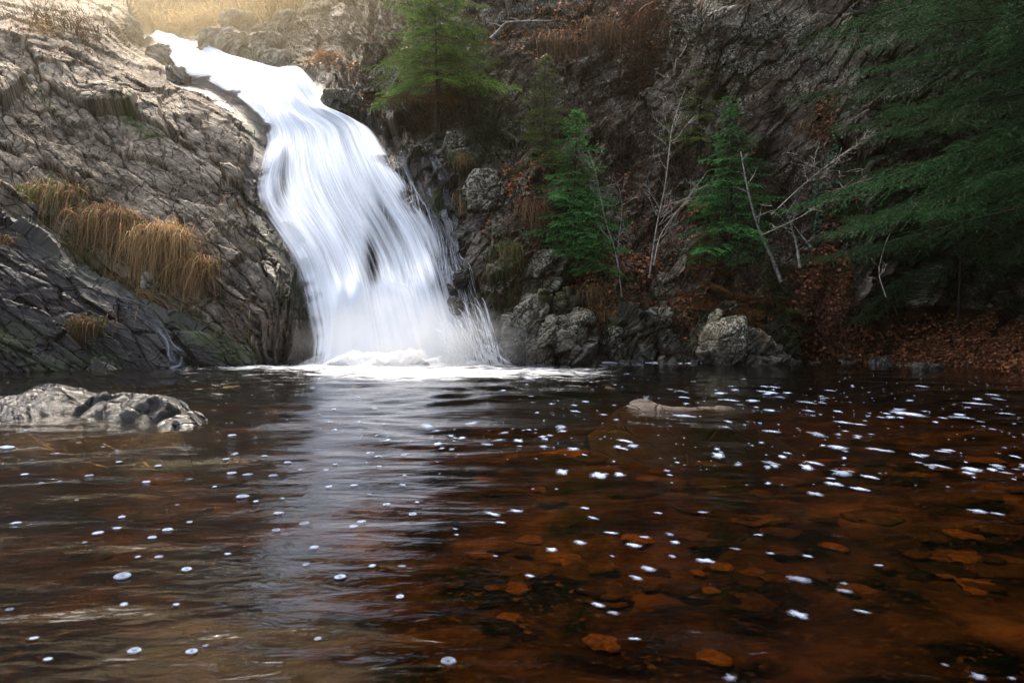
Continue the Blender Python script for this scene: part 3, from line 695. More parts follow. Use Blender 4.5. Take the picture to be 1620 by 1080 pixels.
# rock awash in the pool at left, and the flat one at right
def awash(name, x0, x1, y0, y1, hf, mat, label, wet, seed, n=220):
    xs = np.linspace(x0, x1, n); ys = np.linspace(y0, y1, n); X, Yg = np.meshgrid(xs, ys)
    Z = hf(X, Yg); P = np.stack([X, Yg, Z], -1).reshape(-1, 3)
    d, S = rock_disp(P*1.0+seed, np.zeros(len(P)), seed, .42)
    P[:, 2] += (d*(.22 if seed == 61 else .10)+(.05 if seed == 61 else .018)*fbm(P*np.array([3.2, 2.2, 1])+seed, 3, 17))*smooth(-.12, .03, P[:, 2])
    mk = np.stack([np.zeros(len(P)), np.full(len(P), wet), .4+1.6*smooth(.015, -.03, P[:, 2]), np.ones(len(P))], -1)
    return tag(mesh_np(name, P, grid_faces(n, n), mat, True, {'sp': ('FLOAT_VECTOR', S), 'mask': ('FLOAT_COLOR', mk)}), label, 'rock')
def bumps(L):
    def f(X, Y):
        z = np.full(X.shape, -1.0)
        for (px, py, rx, ry, h, p) in L:
            D = CAMH*FPX/(py-HZ); cx_ = (px-810)/FPX*D
            r = np.sqrt(((X-cx_)/rx)**2+((Y-D)/ry)**2)
            z = np.maximum(z, np.where(r < 1, h-(h+.12)*r**p, -.12-.35*(r-1)))
        return z
    return f
M_AWASH = rock_material('washed_rock', (.006, .0045, .004), (.017, .012, .010), (.046, .036, .029), (.028, .016, .009), .0, gloss=.34)
def ledge(X, Y):
    """low broken ledge: a few overlapping humps cut by slanting ridges"""
    base = np.full(X.shape, -9.)
    for px, py, rx, ry, h in ((112,646,.50,.55,.125),(190,652,.42,.45,.125),(240,660,.34,.36,.085),(288,672,.22,.30,.085),(30,652,.85,.42,.012)):
        D = CAMH*FPX/(py-HZ); r = np.sqrt(((X-(px-810)/FPX*D)/rx)**2+((Y-D)/ry)**2); base = np.maximum(base, h*(1-r**2)-.06*r**4)
    u = (X*.86+Y*.5); v = (Y*.86-X*.5); Q = np.stack([u*1.6, v*4.2, X*0], -1).reshape(-1, 3); Q = Q+.3*np.stack([vnoise(Q+5, 1), vnoise(Q+9, 2), Q[:, 0]*0], -1)
    rd = (1-np.abs(vnoise(Q, 3))*2)+.5*(1-np.abs(vnoise(Q*2.3, 4))*2)+.3*vnoise(Q*5, 6)
    return np.maximum(base+.055*rd.reshape(X.shape)*smooth(-.12, .06, base), -.9)
awash('wet_rock', -5.2, -2.0, 4.2, 7.4, ledge,
      M_AWASH, 'glistening wet brown rock breaking the pool surface at left', .8, 61)
awash('flat_rock', .7, 2.6, 5.4, 7.2, bumps([(1030,643,.40,.30,.020,4),(1015,640,.20,.20,.040,3),(1100,645,.52,.20,.012,4)]),
      rock_material('rusty_rock', (.022, .012, .008), (.060, .034, .021), (.14, .095, .07), (.07, .03, .012), .2), 'low flat rusty rock just above the water right of centre', .5, 62)

# slabs lying under water
M_SLAB = None
t = NT('tannin_stone'); v = t.n('TexCoord', 3); oi = t.n('ObjectInfo', 5)
c = t.ramp(t.noise(v, 5, 6, .6), [(.3, (.024, .013, .004)), (.55, (.095, .048, .013)), (.75, (.20, .105, .028))])
c = t.mix(1.0, c, t.ramp(oi, [(0., (.18, .18, .18)), (.6, (.6, .62, .6)), (1., (1.5, 1.3, 1.0))]), 'MULTIPLY')
M_SLAB = t.done(t.n('BsdfPrincipled', Specular_IOR_Level=.0, Base_Color=c, Roughness=.7, Normal=t.bump(t.noise(v, 14, 5), .6, .02)))
rg = np.random.default_rng(12)
SL = [(895,795,70,1),(1010,770,60,1),(840,770,40,.9),(940,838,60,.7),(805,874,45,1),(1180,815,60,1),(1230,820,55,1),(1350,800,60,1),(1400,800,50,1),(1530,790,70,1),(1290,812,50,.9),(1090,762,70,.9),(1200,740,80,.8),(1380,740,90,.6),
      (1000,700,90,.8),(1120,690,90,.8),(880,700,60,.7),(900,640,80,.8),(930,655,60,.8),(1250,690,90,.7),(1100,735,60,.7),(1440,820,50,.7),(1560,830,50,.8),(770,730,60,.6),(720,830,40,.5),(780,955,60,.5),(950,930,60,.4),(1130,950,50,.4),
      (1140,800,40,.8),(1320,780,50,.7),(1470,770,50,.7),(1040,805,50,.8),(300,730,90,.5),(180,740,70,.4),(310,905,40,.5),(120,780,60,.3),(350,690,80,.7),(250,690,70,.6),(1585,755,60,.6),(1240,780,60,.8)]
SL += [(rg.uniform(760, 1650), rg.uniform(650, 850), rg.uniform(25, 60), rg.uniform(.3, .9)) for _ in range(95)]
proto_slabs = []
for k in range(5):
    V, F = ICO[5]; th = np.arctan2(V[:, 1], V[:, 0]); rr_ = np.full(len(V), 9.)
    for m in range(6):
        c_ = np.cos(th-(m+rg.uniform(-.3, .3))*math.pi/3); rr_ = np.minimum(rr_, np.where(c_ > .05, rg.uniform(.62, 1.0)/np.maximum(c_, .05), 9.))
    q = V*np.array([1, .85, .17]); q[:, :2] *= rr_[:, None]*(np.abs(V[:, :2]).max(1, keepdims=True)*0+1); q += V*(.07*vnoise(V*3+k*3, 9+k))[:, None]*np.array([1, 1, .4])
    q[:, 2] = np.clip(q[:, 2], -.13, .10)+.03*vnoise(q*2.4+k, 3)
    o = mesh_np('submerged_stone', q, F, M_SLAB); proto_slabs.append(o)
for k, (x, y, wpx, br) in enumerate(SL):
    D = CAMH*FPX/(y-HZ)
    o = proto_slabs[k] if k < 5 else proto_slabs[k % 5].copy()
    if k >= 5: COL.objects.link(o)
    X = (x-810)/FPX*D; Z = bed_z(X, D)
    sc_ = wpx/FPX*D*.62
    o.location = (X, D, Z+.012); o.scale = (sc_, sc_*rg.uniform(.7, 1.1), sc_*rg.uniform(.5, .9)); o.rotation_euler = (rg.normal(0, .05), rg.normal(0, .05), rg.uniform(0, 6.3))
    tag(o, 'rust brown flat stone lying under the clear brown pool water', 'stone', 'flat stones under the pool water')

# ------------------------------------------------------------------ plants
def plant_material(name, trans=.25, rough=.6, spec=.08):
    t = NT(name); c = t.attr('col')
    p = t.n('BsdfPrincipled', Base_Color=c, Roughness=rough); p.node.inputs['Specular IOR Level'].default_value = spec
    return t.done(t.n('MixShader', i0=trans, i1=p, i2=t.n('BsdfTranslucent', Color=c)))
M_GRASS = plant_material('grass_blades', .3); M_NEEDLE = plant_material('needles', .15, .6, .08); M_LEAF = plant_material('dead_leaves', .15, .5, .12)
t = NT('bark'); v = t.n('TexCoord', 3)
M_BARK = t.done(t.n('BsdfPrincipled', Specular_IOR_Level=.08, Base_Color=t.ramp(t.noise(t.scale(v, (1, 1, .3)), 22, 5, .7), [(.35, (.010, .008, .006)), (.65, (.045, .034, .026))]), Roughness=.85))
t = NT('pale_bark'); v = t.n('TexCoord', 3)
M_PALEBARK = t.done(t.n('BsdfPrincipled', Specular_IOR_Level=.1, Base_Color=t.ramp(t.noise(v, 16, 5, .7), [(.38, (.07, .06, .05)), (.58, (.27, .25, .22))]), Roughness=.8))

STRAW, BROWN_, GREEN, DARK = (.38, .24, .11), (.18, .095, .046), (.060, .105, .026), (.045, .026, .016)
def blades(base, n, L, rg, spread, out, droop, cols, wts, width=.011, segs=6, updir=.55):
    """n drooping blades from points around base; out: which way they lean"""
    out = np.asarray(out, float)
    B = base+rg.normal(0, 1, (n, 3))*np.asarray(spread)
    d = out+np.array([0, 0, updir])+rg.normal(0, .42, (n, 3)); d /= np.linalg.norm(d, axis=1, keepdims=True)
    l = L*rg.uniform(.45, 1.1, n); dr = droop*rg.uniform(.6, 1.25, n)
    t_ = np.linspace(0, 1, segs)
    P = B[:, None]+l[:, None, None]*(d[:, None]*(t_-.5*t_**2*np.minimum(droop, 1))[None, :, None]+np.array([0, 0, -1])*(dr[:, None]*t_[None]**2)[..., None]+(rg.normal(0, .10, (n, 1, 3))*(t_**2)[None, :, None]))
    side = np.cross(d, [0.1, -1, .15]); side /= np.linalg.norm(side, axis=1, keepdims=True)+1e-9
    side = side*.8+rg.normal(0, .35, (n, 3))
    wv = width*rg.uniform(.6, 1.3, n)[:, None]*(1-.85*t_**1.5)[None]
    Lf = P-side[:, None]*wv[..., None]*.5; Rt = P+side[:, None]*wv[..., None]*.5
    V = np.stack([Lf, Rt], 2).reshape(-1, 3)
    k = np.arange(n*segs*2).reshape(n, segs, 2)
    F = np.stack([k[:, :-1, 0], k[:, :-1, 1], k[:, 1:, 1], k[:, 1:, 0]], -1).reshape(-1, 4)
    ci = rg.choice(len(cols), n, p=np.array(wts)/sum(wts)); C = np.array(cols)[ci]*rg.uniform(.55, 1.3, (n, 1))
    C = np.repeat(np.c_[C, np.ones(n)], segs*2, 0)
    return V, F, C
def tussock(px, py, label, n=500, L=.8, spread=(.15, .08, .06), out=(0, -.5, .2), droop=.9, cols=(STRAW, BROWN_, GREEN), wts=(6, 3, 1), seed=0, group='drooping grass tussocks', width=.011, shelf=False, updir=.55, name='grass_tussock', cat='grass tussock', extra=()):
    rg = np.random.default_rng(seed+100)
    b = spt(px, py) if shelf else pt(px, py); b = b+np.array([0, -.05, 0])
    V, F, C = blades(b, n, L, rg, spread, out, droop, cols, wts, width, updir=updir)
    o = mesh_np(name, V, F, M_GRASS, True, {'col': ('FLOAT_COLOR', C)})
    return tag(o, label, cat, group)
GT = 'grass tussocks on the left rocks'
tussock(88, 302, 'long mixed green and straw tussock hanging highest on the left rocks', 900, 1.25, (.32, .10, .10), (.1, -.4, .1), 1.05, wts=(4, 5, 3), seed=1, group=GT)
tussock(30, 300, 'dark green tussock at the left edge of the photo', 300, .75, (.20, .10, .08), (0, -.4, .1), 1.0, wts=(1, 3, 5), seed=2, group=GT)
tussock(175, 350, 'brown hanging tussock between the green and the golden ones', 800, 1.2, (.30, .10, .08), (.1, -.4, .1), 1.0, wts=(4, 7, 1), seed=3, group=GT)
tussock(262, 384, 'largest golden straw tussock hanging over the dark rock', 1300, 1.5, (.28, .10, .08), (.05, -.4, .15), 1.0, wts=(10, 3, .5), seed=4, group=GT)
tussock(318, 425, 'lower golden tussock at the right end of the left rock grass', 520, 1.1, (.20, .10, .10), (.05, -.4, .1), 1.0, wts=(6, 5, .5), seed=5, group=GT)
tussock(225, 470, 'flat combed bundle of straw sliding down the shelf', 160, 1.1, (.10, .05, .05), (.8, -.4, -.3), .75, wts=(9, 3, 0), seed=6, group=GT, updir=0.)
tussock(140, 515, 'small round brown and green tussock alone on the low shelf', 420, .52, (.16, .08, .05), (0, -.5, .1), .95, cols=(BROWN_, DARK, GREEN), wts=(5, 4, 2.4), seed=7, group=GT, shelf=True)
tussock(8, 370, 'short dry tuft on the shelf edge at far left', 120, .4, (.10, .05, .05), (0, -.5, .1), .9, wts=(2, 5, 1), seed=8, group=GT, shelf=True)
GT2 = 'grass on the top left slope'
tussock(60, 55, 'dry straw wisps beside the heather at top left', 160, 1.1, (.30, .15, .15), (.5, -.3, .0), .8, wts=(5, 5, 1), seed=9, group=GT2)
tussock(302, 44, 'bright golden grass clump beside the stream head', 700, 1.5, (.75, .3, .15), (.1, -.5, .3), .75, cols=(STRAW, (.42, .29, .13), GREEN), wts=(6, 6, .3), seed=10, group=GT2, width=.02)
tussock(335, 36, 'smaller golden grass clump right of the stream head', 450, 1.4, (.45, .3, .15), (-.1, -.5, .3), .7, cols=(STRAW, (.42, .29, .13), GREEN), wts=(6, 6, .3), seed=11, group=GT2, width=.02)
GT3 = 'dry grass on the right cliff'
tussock(733, 268, 'rusty green tuft on top of the long straw beside the fall', 260, .55, (.12, .07, .05), (.15, -.5, .3), .8, wts=(3, 4, 4), seed=12, group=GT3)
tussock(738, 300, 'long straw tongue hanging beside the right of the fall', 420, 1.05, (.10, .06, .10), (.2, -.35, 0), 1.1, wts=(7, 5, 1), seed=13, group=GT3, updir=.2)
tussock(840, 322, 'brown grass beard under the leafy ledge', 380, .9, (.16, .08, .06), (.1, -.4, .1), 1.05, cols=(BROWN_, DARK, STRAW), wts=(6, 3, 1.5), seed=14, group=GT3)
tussock(800, 410, 'dark green fine tuft on the layered rock by the fall', 260, .65, (.12, .06, .05), (.2, -.5, .1), 1.0, cols=(GREEN, BROWN_, STRAW), wts=(5, 2, 1), seed=15, group=GT3)
tussock(935, 470, 'small straw tuft above the rounded boulder', 220, .6, (.12, .06, .05), (-.1, -.5, .2), .9, wts=(5, 4, 1.5), seed=16, group=GT3)
tussock(962, 512, 'lowest straw tuft among the shore rocks', 200, .55, (.14, .06, .05), (-.1, -.5, .2), .9, wts=(5, 4, 1.5), seed=17, group=GT3)
tussock(955, 40, 'thick brown grass beard hanging at the top of the cliff', 420, 1.3, (.35, .12, .08), (.15, -.4, .1), 1.05, cols=(BROWN_, DARK, STRAW), wts=(6, 3, 1.2), seed=18, group=GT3)
tussock(870, 68, 'brown grass beard left of the thicker one at the cliff top', 380, 1.2, (.32, .12, .08), (0, -.4, .1), 1.1, cols=(BROWN_, DARK, STRAW), wts=(6, 3, 1.2), seed=19, group=GT3)
tussock(520, 98, 'rusty grass and leaves on the ledge over the brink', 220, .8, (.25, .1, .06), (.2, -.4, .1), 1.0, cols=((.26, .10, .035), BROWN_, STRAW), wts=(5, 3, 2), seed=20, group=GT3)
tussock(1290, 205, 'thin brown grass at the right edge of the tall wall', 160, .6, (.25, .08, .06), (0, -.4, .1), 1.0, cols=(BROWN_, DARK, STRAW), wts=(6, 4, 1), seed=21, group=GT3)
tussock(690, 190, 'dark dead hanging twigs under the ledge spruce', 360, 1.2, (.5, .15, .35), (0, -.4, -.1), .9, cols=(DARK, BROWN_), wts=(6, 2), seed=22, group=GT3)
GH = 'dark heather on the cliffs'
def heather(px, py, label, n, sp, seed, cols=(DARK, (.09, .035, .018), (.03, .035, .015)), L=.45):
    tussock(px, py, label, n, L, sp, (0, -.7, .1), .35, cols, (5, 4, 2), seed, GH, width=.016, name='heather', cat='heather')
heather(88, 48, 'dark heather clump on the top left slope', 900, (.55, .3, .25), 31)
heather(128, 65, 'small dark heather clump under the larger one at top left', 400, (.35, .2, .2), 32)
heather(1012, 118, 'red brown heather clump beside the tall smooth wall', 1100, (.30, .2, .38), 33, L=.5)
heather(1030, 50, 'dark red heather at the top of the cliff', 800, (.35, .2, .40), 34, L=.5)
heather(440, 35, 'brown heather bush beside the round pale rock', 600, (.4, .3, .3), 35, ((.13, .075, .03), (.10, .09, .03), STRAW), .6)
heather(765, 210, 'dark ivy like growth on the shaded cliff behind the ledge spruce', 1200, (.45, .15, .55), 36, ((.02, .032, .012), (.03, .03, .014), DARK), .35)
heather(1060, 545, 'purple brown twiggy shrub by the shore right of the small rocks', 500, (.28, .15, .14), 37, ((.07, .025, .03), (.05, .02, .02), BROWN_), .45)
# ------------------------------------------------------------------ spruces
def bough(Lb, rg, sp_twig=.06, nl=.034, nstep=.016, droop=.35, wid=.36):
    """one spruce bough along +X: axis, side twigs and needles; returns needle triangles (V, C-tip) and the woody axis path"""
    na = 14; s = np.linspace(0, 1, na)
    ax = np.stack([Lb*s, .05*Lb*np.sin(s*3+rg.uniform(0, 6)), Lb*(-droop*s**1.4+.28*droop*s**4)], -1)
    def axp(q): return np.stack([np.interp(q, s, ax[:, i]) for i in range(3)], -1)
    nt_ = max(6, int(Lb/sp_twig)); q = np.linspace(.10, .99, nt_)+rg.normal(0, .008, nt_); q = np.clip(q, .05, 1)
    st, di, ln = [], [], []
    for side in (-1, 1):
        p = axp(q); L = (wid*Lb*(1-q)**.75*np.minimum(1, q*5)+.07)*rg.uniform(.6, 1.15, nt_)
        a = R(52)*rg.uniform(.75, 1.2, nt_)
        d = np.stack([np.cos(a), side*np.sin(a), rg.normal(-.22, .14, nt_)], -1)
        st.append(p); di.append(d); ln.append(L)
        # second order twiglets
        for m in range(2):
            f = rg.uniform(.3, .8, nt_); keep_ = L > .20
            st.append((p+d*(L*f)[:, None])[keep_]); a2 = a+rg.choice([-1, 1], nt_)*R(35)
            d2 = np.stack([np.cos(a2), side*np.sin(a2), rg.normal(-.25, .15, nt_)], -1)[keep_]; di.append(d2); ln.append((L*.45*rg.uniform(.6, 1.1, nt_))[keep_])
    st.append(axp(np.array([.55]))); di.append(np.array([[1, 0, -.15]])); ln.append(np.array([Lb*.45]))
    st, di, ln = np.concatenate(st), np.concatenate(di), np.concatenate(ln)
    di /= np.linalg.norm(di, axis=1, keepdims=True)
    cnt = np.maximum(3, (ln/nstep).astype(int)); tot = cnt.sum(); idx = np.repeat(np.arange(len(ln)), cnt)
    pos = np.concatenate([np.linspace(0.05, 1, c) for c in cnt])
    base = st[idx]+di[idx]*(ln[idx]*pos)[:, None]; base[:, 2] -= .12*ln[idx]*pos**2
    V, C = [], []
    d = di[idx]; up = np.array([0, 0, 1.]); sd_v = np.cross(d, up); sd_v /= np.linalg.norm(sd_v, axis=1, keepdims=True)+1e-9
    for o1, o2 in ((1, .25), (-1, .25), (0.2, .8)):
        nd = d*.75+sd_v*o1*.75+up*o2+rg.normal(0, .15, d.shape); nd /= np.linalg.norm(nd, axis=1, keepdims=True)
        wv = np.cross(nd, rg.normal(0, 1, d.shape)); wv /= np.linalg.norm(wv, axis=1, keepdims=True)+1e-9
        l = nl*rg.uniform(.7, 1.2, len(d))*(1.05-.35*pos)
        V.append(np.stack([base-wv*(nl*.13), base+wv*(nl*.13), base+nd*l[:, None]], 1))
        C.append(np.repeat(pos[:, None], 3, 1))
    return np.concatenate(V).reshape(-1, 3), np.concatenate(C).ravel(), ax
def rotz(a):
    c, s = math.cos(a), math.sin(a); return np.array([[c, -s, 0], [s, c, 0], [0, 0, 1]])
def spruce(base, H, Rad, label, seed, col=(.020, .060, .022), tip=(.05, .12, .035), live=.12, nb=60, lean=(0, 0), droop=.3, top_open=1.0, dead=0, group='spruce saplings on the cliff', detail=1.0, name='spruce', trunk_r=None, az=None, shape=.85, kind='spruce', up0=0.25):
    rg = np.random.default_rng(seed+500)
    root = empty(name, tuple(base)); tag(root, label, kind, group)
    def trunk(t_): return np.array([lean[0]*t_+.03*H*math.sin(t_*5+seed)*.3, lean[1]*t_, H*t_])
    protos = {}
    V, C, AX, AR = [], [], [], []
    for k in range(nb):
        t_ = live+(1-live)*(k+rg.uniform(0, .8))/nb; t_ = min(t_, .985)
        Lb = Rad*((1-t_)/(1-live))**shape*rg.choice([.5, .75, .9, 1.0, 1.15])*rg.uniform(.8, 1.1)+.07
        key = round(Lb*4)/4 if Lb > .6 else round(Lb*8)/8; key = max(key, .125)
        pk = (key, k % 3)
        if pk not in protos: protos[pk] = bough(key, rg, .075/detail**.4, .026/detail**.3, .0115/detail**.5, droop)
        v, c, ax = protos[pk]
        a = k*2.399+rg.normal(0, .25) if az is None else rg.uniform(*az)
        pitch = up0*(t_-.35)+rg.normal(0, .10)           # upper boughs rise, lower ones hang
        cp, sp_ = math.cos(pitch), math.sin(pitch); Mx = rotz(a)@np.array([[cp, 0, -sp_], [0, 1, 0], [sp_, 0, cp]])
        roll = rg.normal(0, .18); Mx = Mx@np.array([[1, 0, 0], [0, math.cos(roll), -math.sin(roll)], [0, math.sin(roll), math.cos(roll)]])
        f = Lb/key; p0 = trunk(t_)
        V.append(v@Mx.T*f+p0); br = rg.uniform(.65, 1.25)
        base_c = np.array(col)*br
        if rg.random() < dead*(1-t_)*2: base_c = np.array((.10, .045, .014))*br; tc = base_c
        else: tc = np.array(tip)*br
        C.append(base_c[None]*(1-c[:, None]**2)+tc[None]*(c[:, None]**2)); AX.append(ax@Mx.T*f+p0); AR.append(np.linspace(.004*Lb+.002, .001, len(ax)))
    V = np.concatenate(V); C = np.concatenate(C); C = np.c_[C, np.ones(len(C))]
    tp = np.array([trunk(q) for q in np.linspace(-.04, 1, 16)]); tr = trunk_r or (.010*H+.008)
    tv, tf = tubes([tp], [np.linspace(tr, .004, 16)], 8)
    mesh_np('trunk', tv, tf, M_BARK, True, parent=root)
    bv, bf = tubes(AX, AR, 4)
    bo = mesh_np('boughs', bv, bf, M_BARK, True, parent=root)
    mesh_np('needles', V, np.arange(len(V)).reshape(-1, 3), M_NEEDLE, False, {'col': ('FLOAT_COLOR', C)}, parent=bo)
    return root
def off(p, dy=-.1, dz=0.): return p+np.array([0, dy, dz])
YG, YT = (.030, .072, .014), (.075, .16, .03)
spruce(off(pt(688, 212), -.15), 4.1, 1.95, 'bright green spruce leaning out from the ledge right of the brink', 1, (.040, .085, .014), (.19, .32, .05), .28, 105, (.15, -.8), .30, trunk_r=.045, shape=.55)
spruce(off(pt(690, 205), -.1), 2.6, 1.25, 'dead brown low spruce under the bright green one on the ledge', 21, (.050, .040, .012), (.075, .06, .016), .25, 50, (.1, -.4), .3, dead=3, trunk_r=.03)
spruce(off(pt(866, 270)), 2.65, 1.15, 'small dull olive spruce in the middle of the cliff', 2, (.036, .056, .014), (.10, .15, .03), .05, 74)
spruce(off(pt(905, 412)), 3.2, 1.4, 'bright green young spruce right of the leafy ledge', 3, (.028, .090, .026), (.15, .42, .11), .05, 125)
spruce(off(pt(935, 445)), 1.5, .95, 'lower green spruce touching the foot of the bright green one', 22, (.028, .080, .022), (.12, .36, .08), .05, 70)
spruce(off(pt(1105, 240)), 2.5, 1.0, 'thin yellow green spruce beside the foot of the tall wall', 4, (.055, .085, .014), (.19, .26, .045), .05, 66, (-.1, -.2))
spruce(off(pt(1150, 425)), 3.7, 1.35, 'dark green spruce between the white saplings and the tall wall', 5, (.024, .075, .026), (.11, .34, .09), .10, 125)
spruce(off(pt(1112, 500)), 1.9, 1.55, 'low dying orange brown spruce above the shore', 6, (.050, .040, .012), (.075, .06, .016), .08, 60, dead=.9)
spruce(off(pt(1215, 505)), 1.3, .8, 'small olive spruce above the pyramid boulder', 23, (.035, .05, .014), (.08, .10, .025), .06, 44)
GB_ = 'big spruces at the right edge'
BG, BT = (.012, .036, .013), (.026, .080, .026)
spruce((8.3, 9.9, .3), 12.5, 3.6, 'largest dark spruce whose boughs hang over the right of the pool', 11, BG, BT, .18, 185, (-.3, .2), .30, detail=.8, group=GB_, shape=.40, trunk_r=.12, up0=.5)
spruce((10.2, 9.2, .6), 12.5, 3.0, 'dark spruce cut by the right edge of the photo', 12, BG, BT, .14, 70, (0, 0), .3, detail=.6, group=GB_, shape=.55, trunk_r=.16, up0=.5)
spruce((8.6, 13.2, 1.2), 12, 3.4, 'shaded spruce standing behind the largest one against the cliff', 13, (.014, .036, .012), (.03, .08, .024), .05, 130, (0, 0), .32, detail=.6, group=GB_, shape=.5, trunk_r=.028, up0=.5)

# ------------------------------------------------------------------ bare saplings and twigs
def wander(p, d, L, rg, n=7, gn=.22, rise=.12):
    out = [p]; d = d/np.linalg.norm(d)
    for _ in range(n-1):
        d = d+rg.normal(0, gn, 3)*np.array([1, .7, 1])+np.array([0, 0, rise]); d /= np.linalg.norm(d); out.append(out[-1]+d*L/(n-1))
    return np.array(out)
def sapling(path, Y, label, seed, r=.022, nbr=12, Lb=.9, mat=None, group='bare saplings', name='bare_sapling', cat='sapling', rise=.10, ybase=None):
    rg = np.random.default_rng(seed+900)
    P = np.array([px2w(x, y, Y+.15*math.sin(i*1.3)) for i, (x, y) in enumerate(path)])
    if len(P) > 3:
        t0 = np.linspace(0, 1, len(P)); t1 = np.linspace(0, 1, len(P)*3); P = np.stack([np.interp(t1, t0, P[:, i]) for i in range(3)], -1); P[1:-1] = .25*P[:-2]+.5*P[1:-1]+.25*P[2:]
    root = empty(name, tuple(P[0])); tag(root, label, cat, group); O = P[0].copy()
    n = len(P)
    V, F = tubes([P-O], [np.linspace(r, r*.22, n)], 6); mesh_np('stem', V, F, mat or M_PALEBARK, True, parent=root)
    paths, rad = [], []
    for k in range(nbr):
        i = int(rg.uniform(.18, .97)*(n-1)); d = np.gradient(P, axis=0)[i]; d /= np.linalg.norm(d)
        sd_v = np.array([rg.choice([-1, 1])*rg.uniform(.6, 1.2), rg.normal(0, .4), rg.uniform(-.1, .6)]); L = Lb*rg.uniform(.4, 1.1)*(1.1-.5*i/n)
        b = wander(P[i], d*.5+sd_v, L, rg, 8, .16, rise); paths.append(b-O); rad.append(np.linspace(r*.42*(1-.5*i/n), .0025, 8))
        for m in range(rg.integers(2, 5)):
            j = rg.integers(2, 7); b2 = wander(b[j], (b[j]-b[j-1])*6/L+rg.normal(0, .6, 3), L*.45*rg.uniform(.5, 1.1), rg, 6, .2, rise); paths.append(b2-O); rad.append(np.linspace(.005, .002, 6))
    V, F = tubes(paths, rad, 4); mesh_np('branches', V, F, mat or M_PALEBARK, True, parent=root)
    return root
GS = 'pale bare saplings in front of the cliff'
sapling([(1027,440),(1034,390),(1040,352),(1052,300),(1058,250),(1062,205),(1076,160),(1086,138)], 13.9, 'tallest white barked sapling with forked bare crown', 1, .021, 22, 1.0, group=GS)
sapling([(1034,420),(1044,370),(1075,330),(1098,300),(1120,270)], 13.7, 'white branch leaning right from the foot of the tallest sapling', 2, .018, 7, .6, group=GS)
sapling([(980,430),(972,390),(958,350),(948,300),(940,262),(930,238)], 13.8, 'pale sapling leaning left with a kinked thin stem', 3, .016, 14, .8, group=GS)
sapling([(984,470),(976,400),(982,360),(985,320),(976,285)], 13.8, 'thin grey sapling behind the left leaning one', 4, .015, 8, .7, group=GS)
sapling([(1220,340),(1262,300),(1300,268),(1340,240),(1376,214)], 12.6, 'tangled grey dead branch reaching up to the right beside the big spruce', 5, .010, 22, .8, group=GS, rise=.02, name='dead_branch', cat='branch')
sapling([(1205,372),(1250,352),(1290,330),(1330,300),(1352,282)], 12.5, 'lower tangled dead branch under the first one', 6, .010, 16, .7, group=GS, rise=.02, name='dead_branch', cat='branch')
sapling([(1236,446),(1220,404),(1204,372),(1190,330),(1180,285),(1172,240)], 13.7, 'mottled lichen white trunk leaning at the foot of the tall wall', 7, .042, 6, .6, group=GS, name='lichen_trunk', cat='trunk')
sapling([(1266,424),(1260,384),(1250,350),(1238,318)], 13.4, 'short lichen trunk right of the leaning one', 8, .032, 5, .5, group=GS, name='lichen_trunk', cat='trunk')
sapling([(1284,392),(1266,370),(1246,342)], 13.3, 'white broken stick beside the short lichen trunk', 9, .020, 2, .3, group=GS, name='broken_stick', cat='stick')
sapling([(1285,582),(1330,578),(1400,580),(1440,577)], 13.0, 'long straw coloured stick lying at the waterline of the leafy bank', 10, .02, 3, .3, rise=0, name='stick', cat='stick', group='sticks on the rocks')
sapling([(776,62),(790,48),(800,36),(830,34),(872,33)], 16.4, 'pale broken branch lying across the ledge above the brown grass', 11, .045, 6, .5, rise=0, name='fallen_branch', cat='branch', group='sticks on the rocks')
sapling([(1076,92),(1090,70),(1078,50),(1070,20)], 14.9, 'crooked root hanging on the left edge of the tall wall', 12, .03, 4, .5, mat=M_BARK, name='root', cat='root', group='sticks on the rocks')
sapling([(214,52),(208,30),(202,8),(198,-20)], 22, 'pale thin bare tree at the stream head, top left', 13, .06, 6, 1.0, group='bare trees at the stream head')
sapling([(612,150),(640,100),(660,60)], 17, 'thin grey root on the ledge left of the spruce', 14, .02, 4, .5, name='root', cat='root', group='sticks on the rocks')
sapling([(1402,470),(1388,430),(1405,370),(1440,330)], 10.2, 'thin dead twig hanging under the big spruce boughs', 15, .007, 5, .4, name='dead_twig', cat='twig', group='sticks on the rocks')

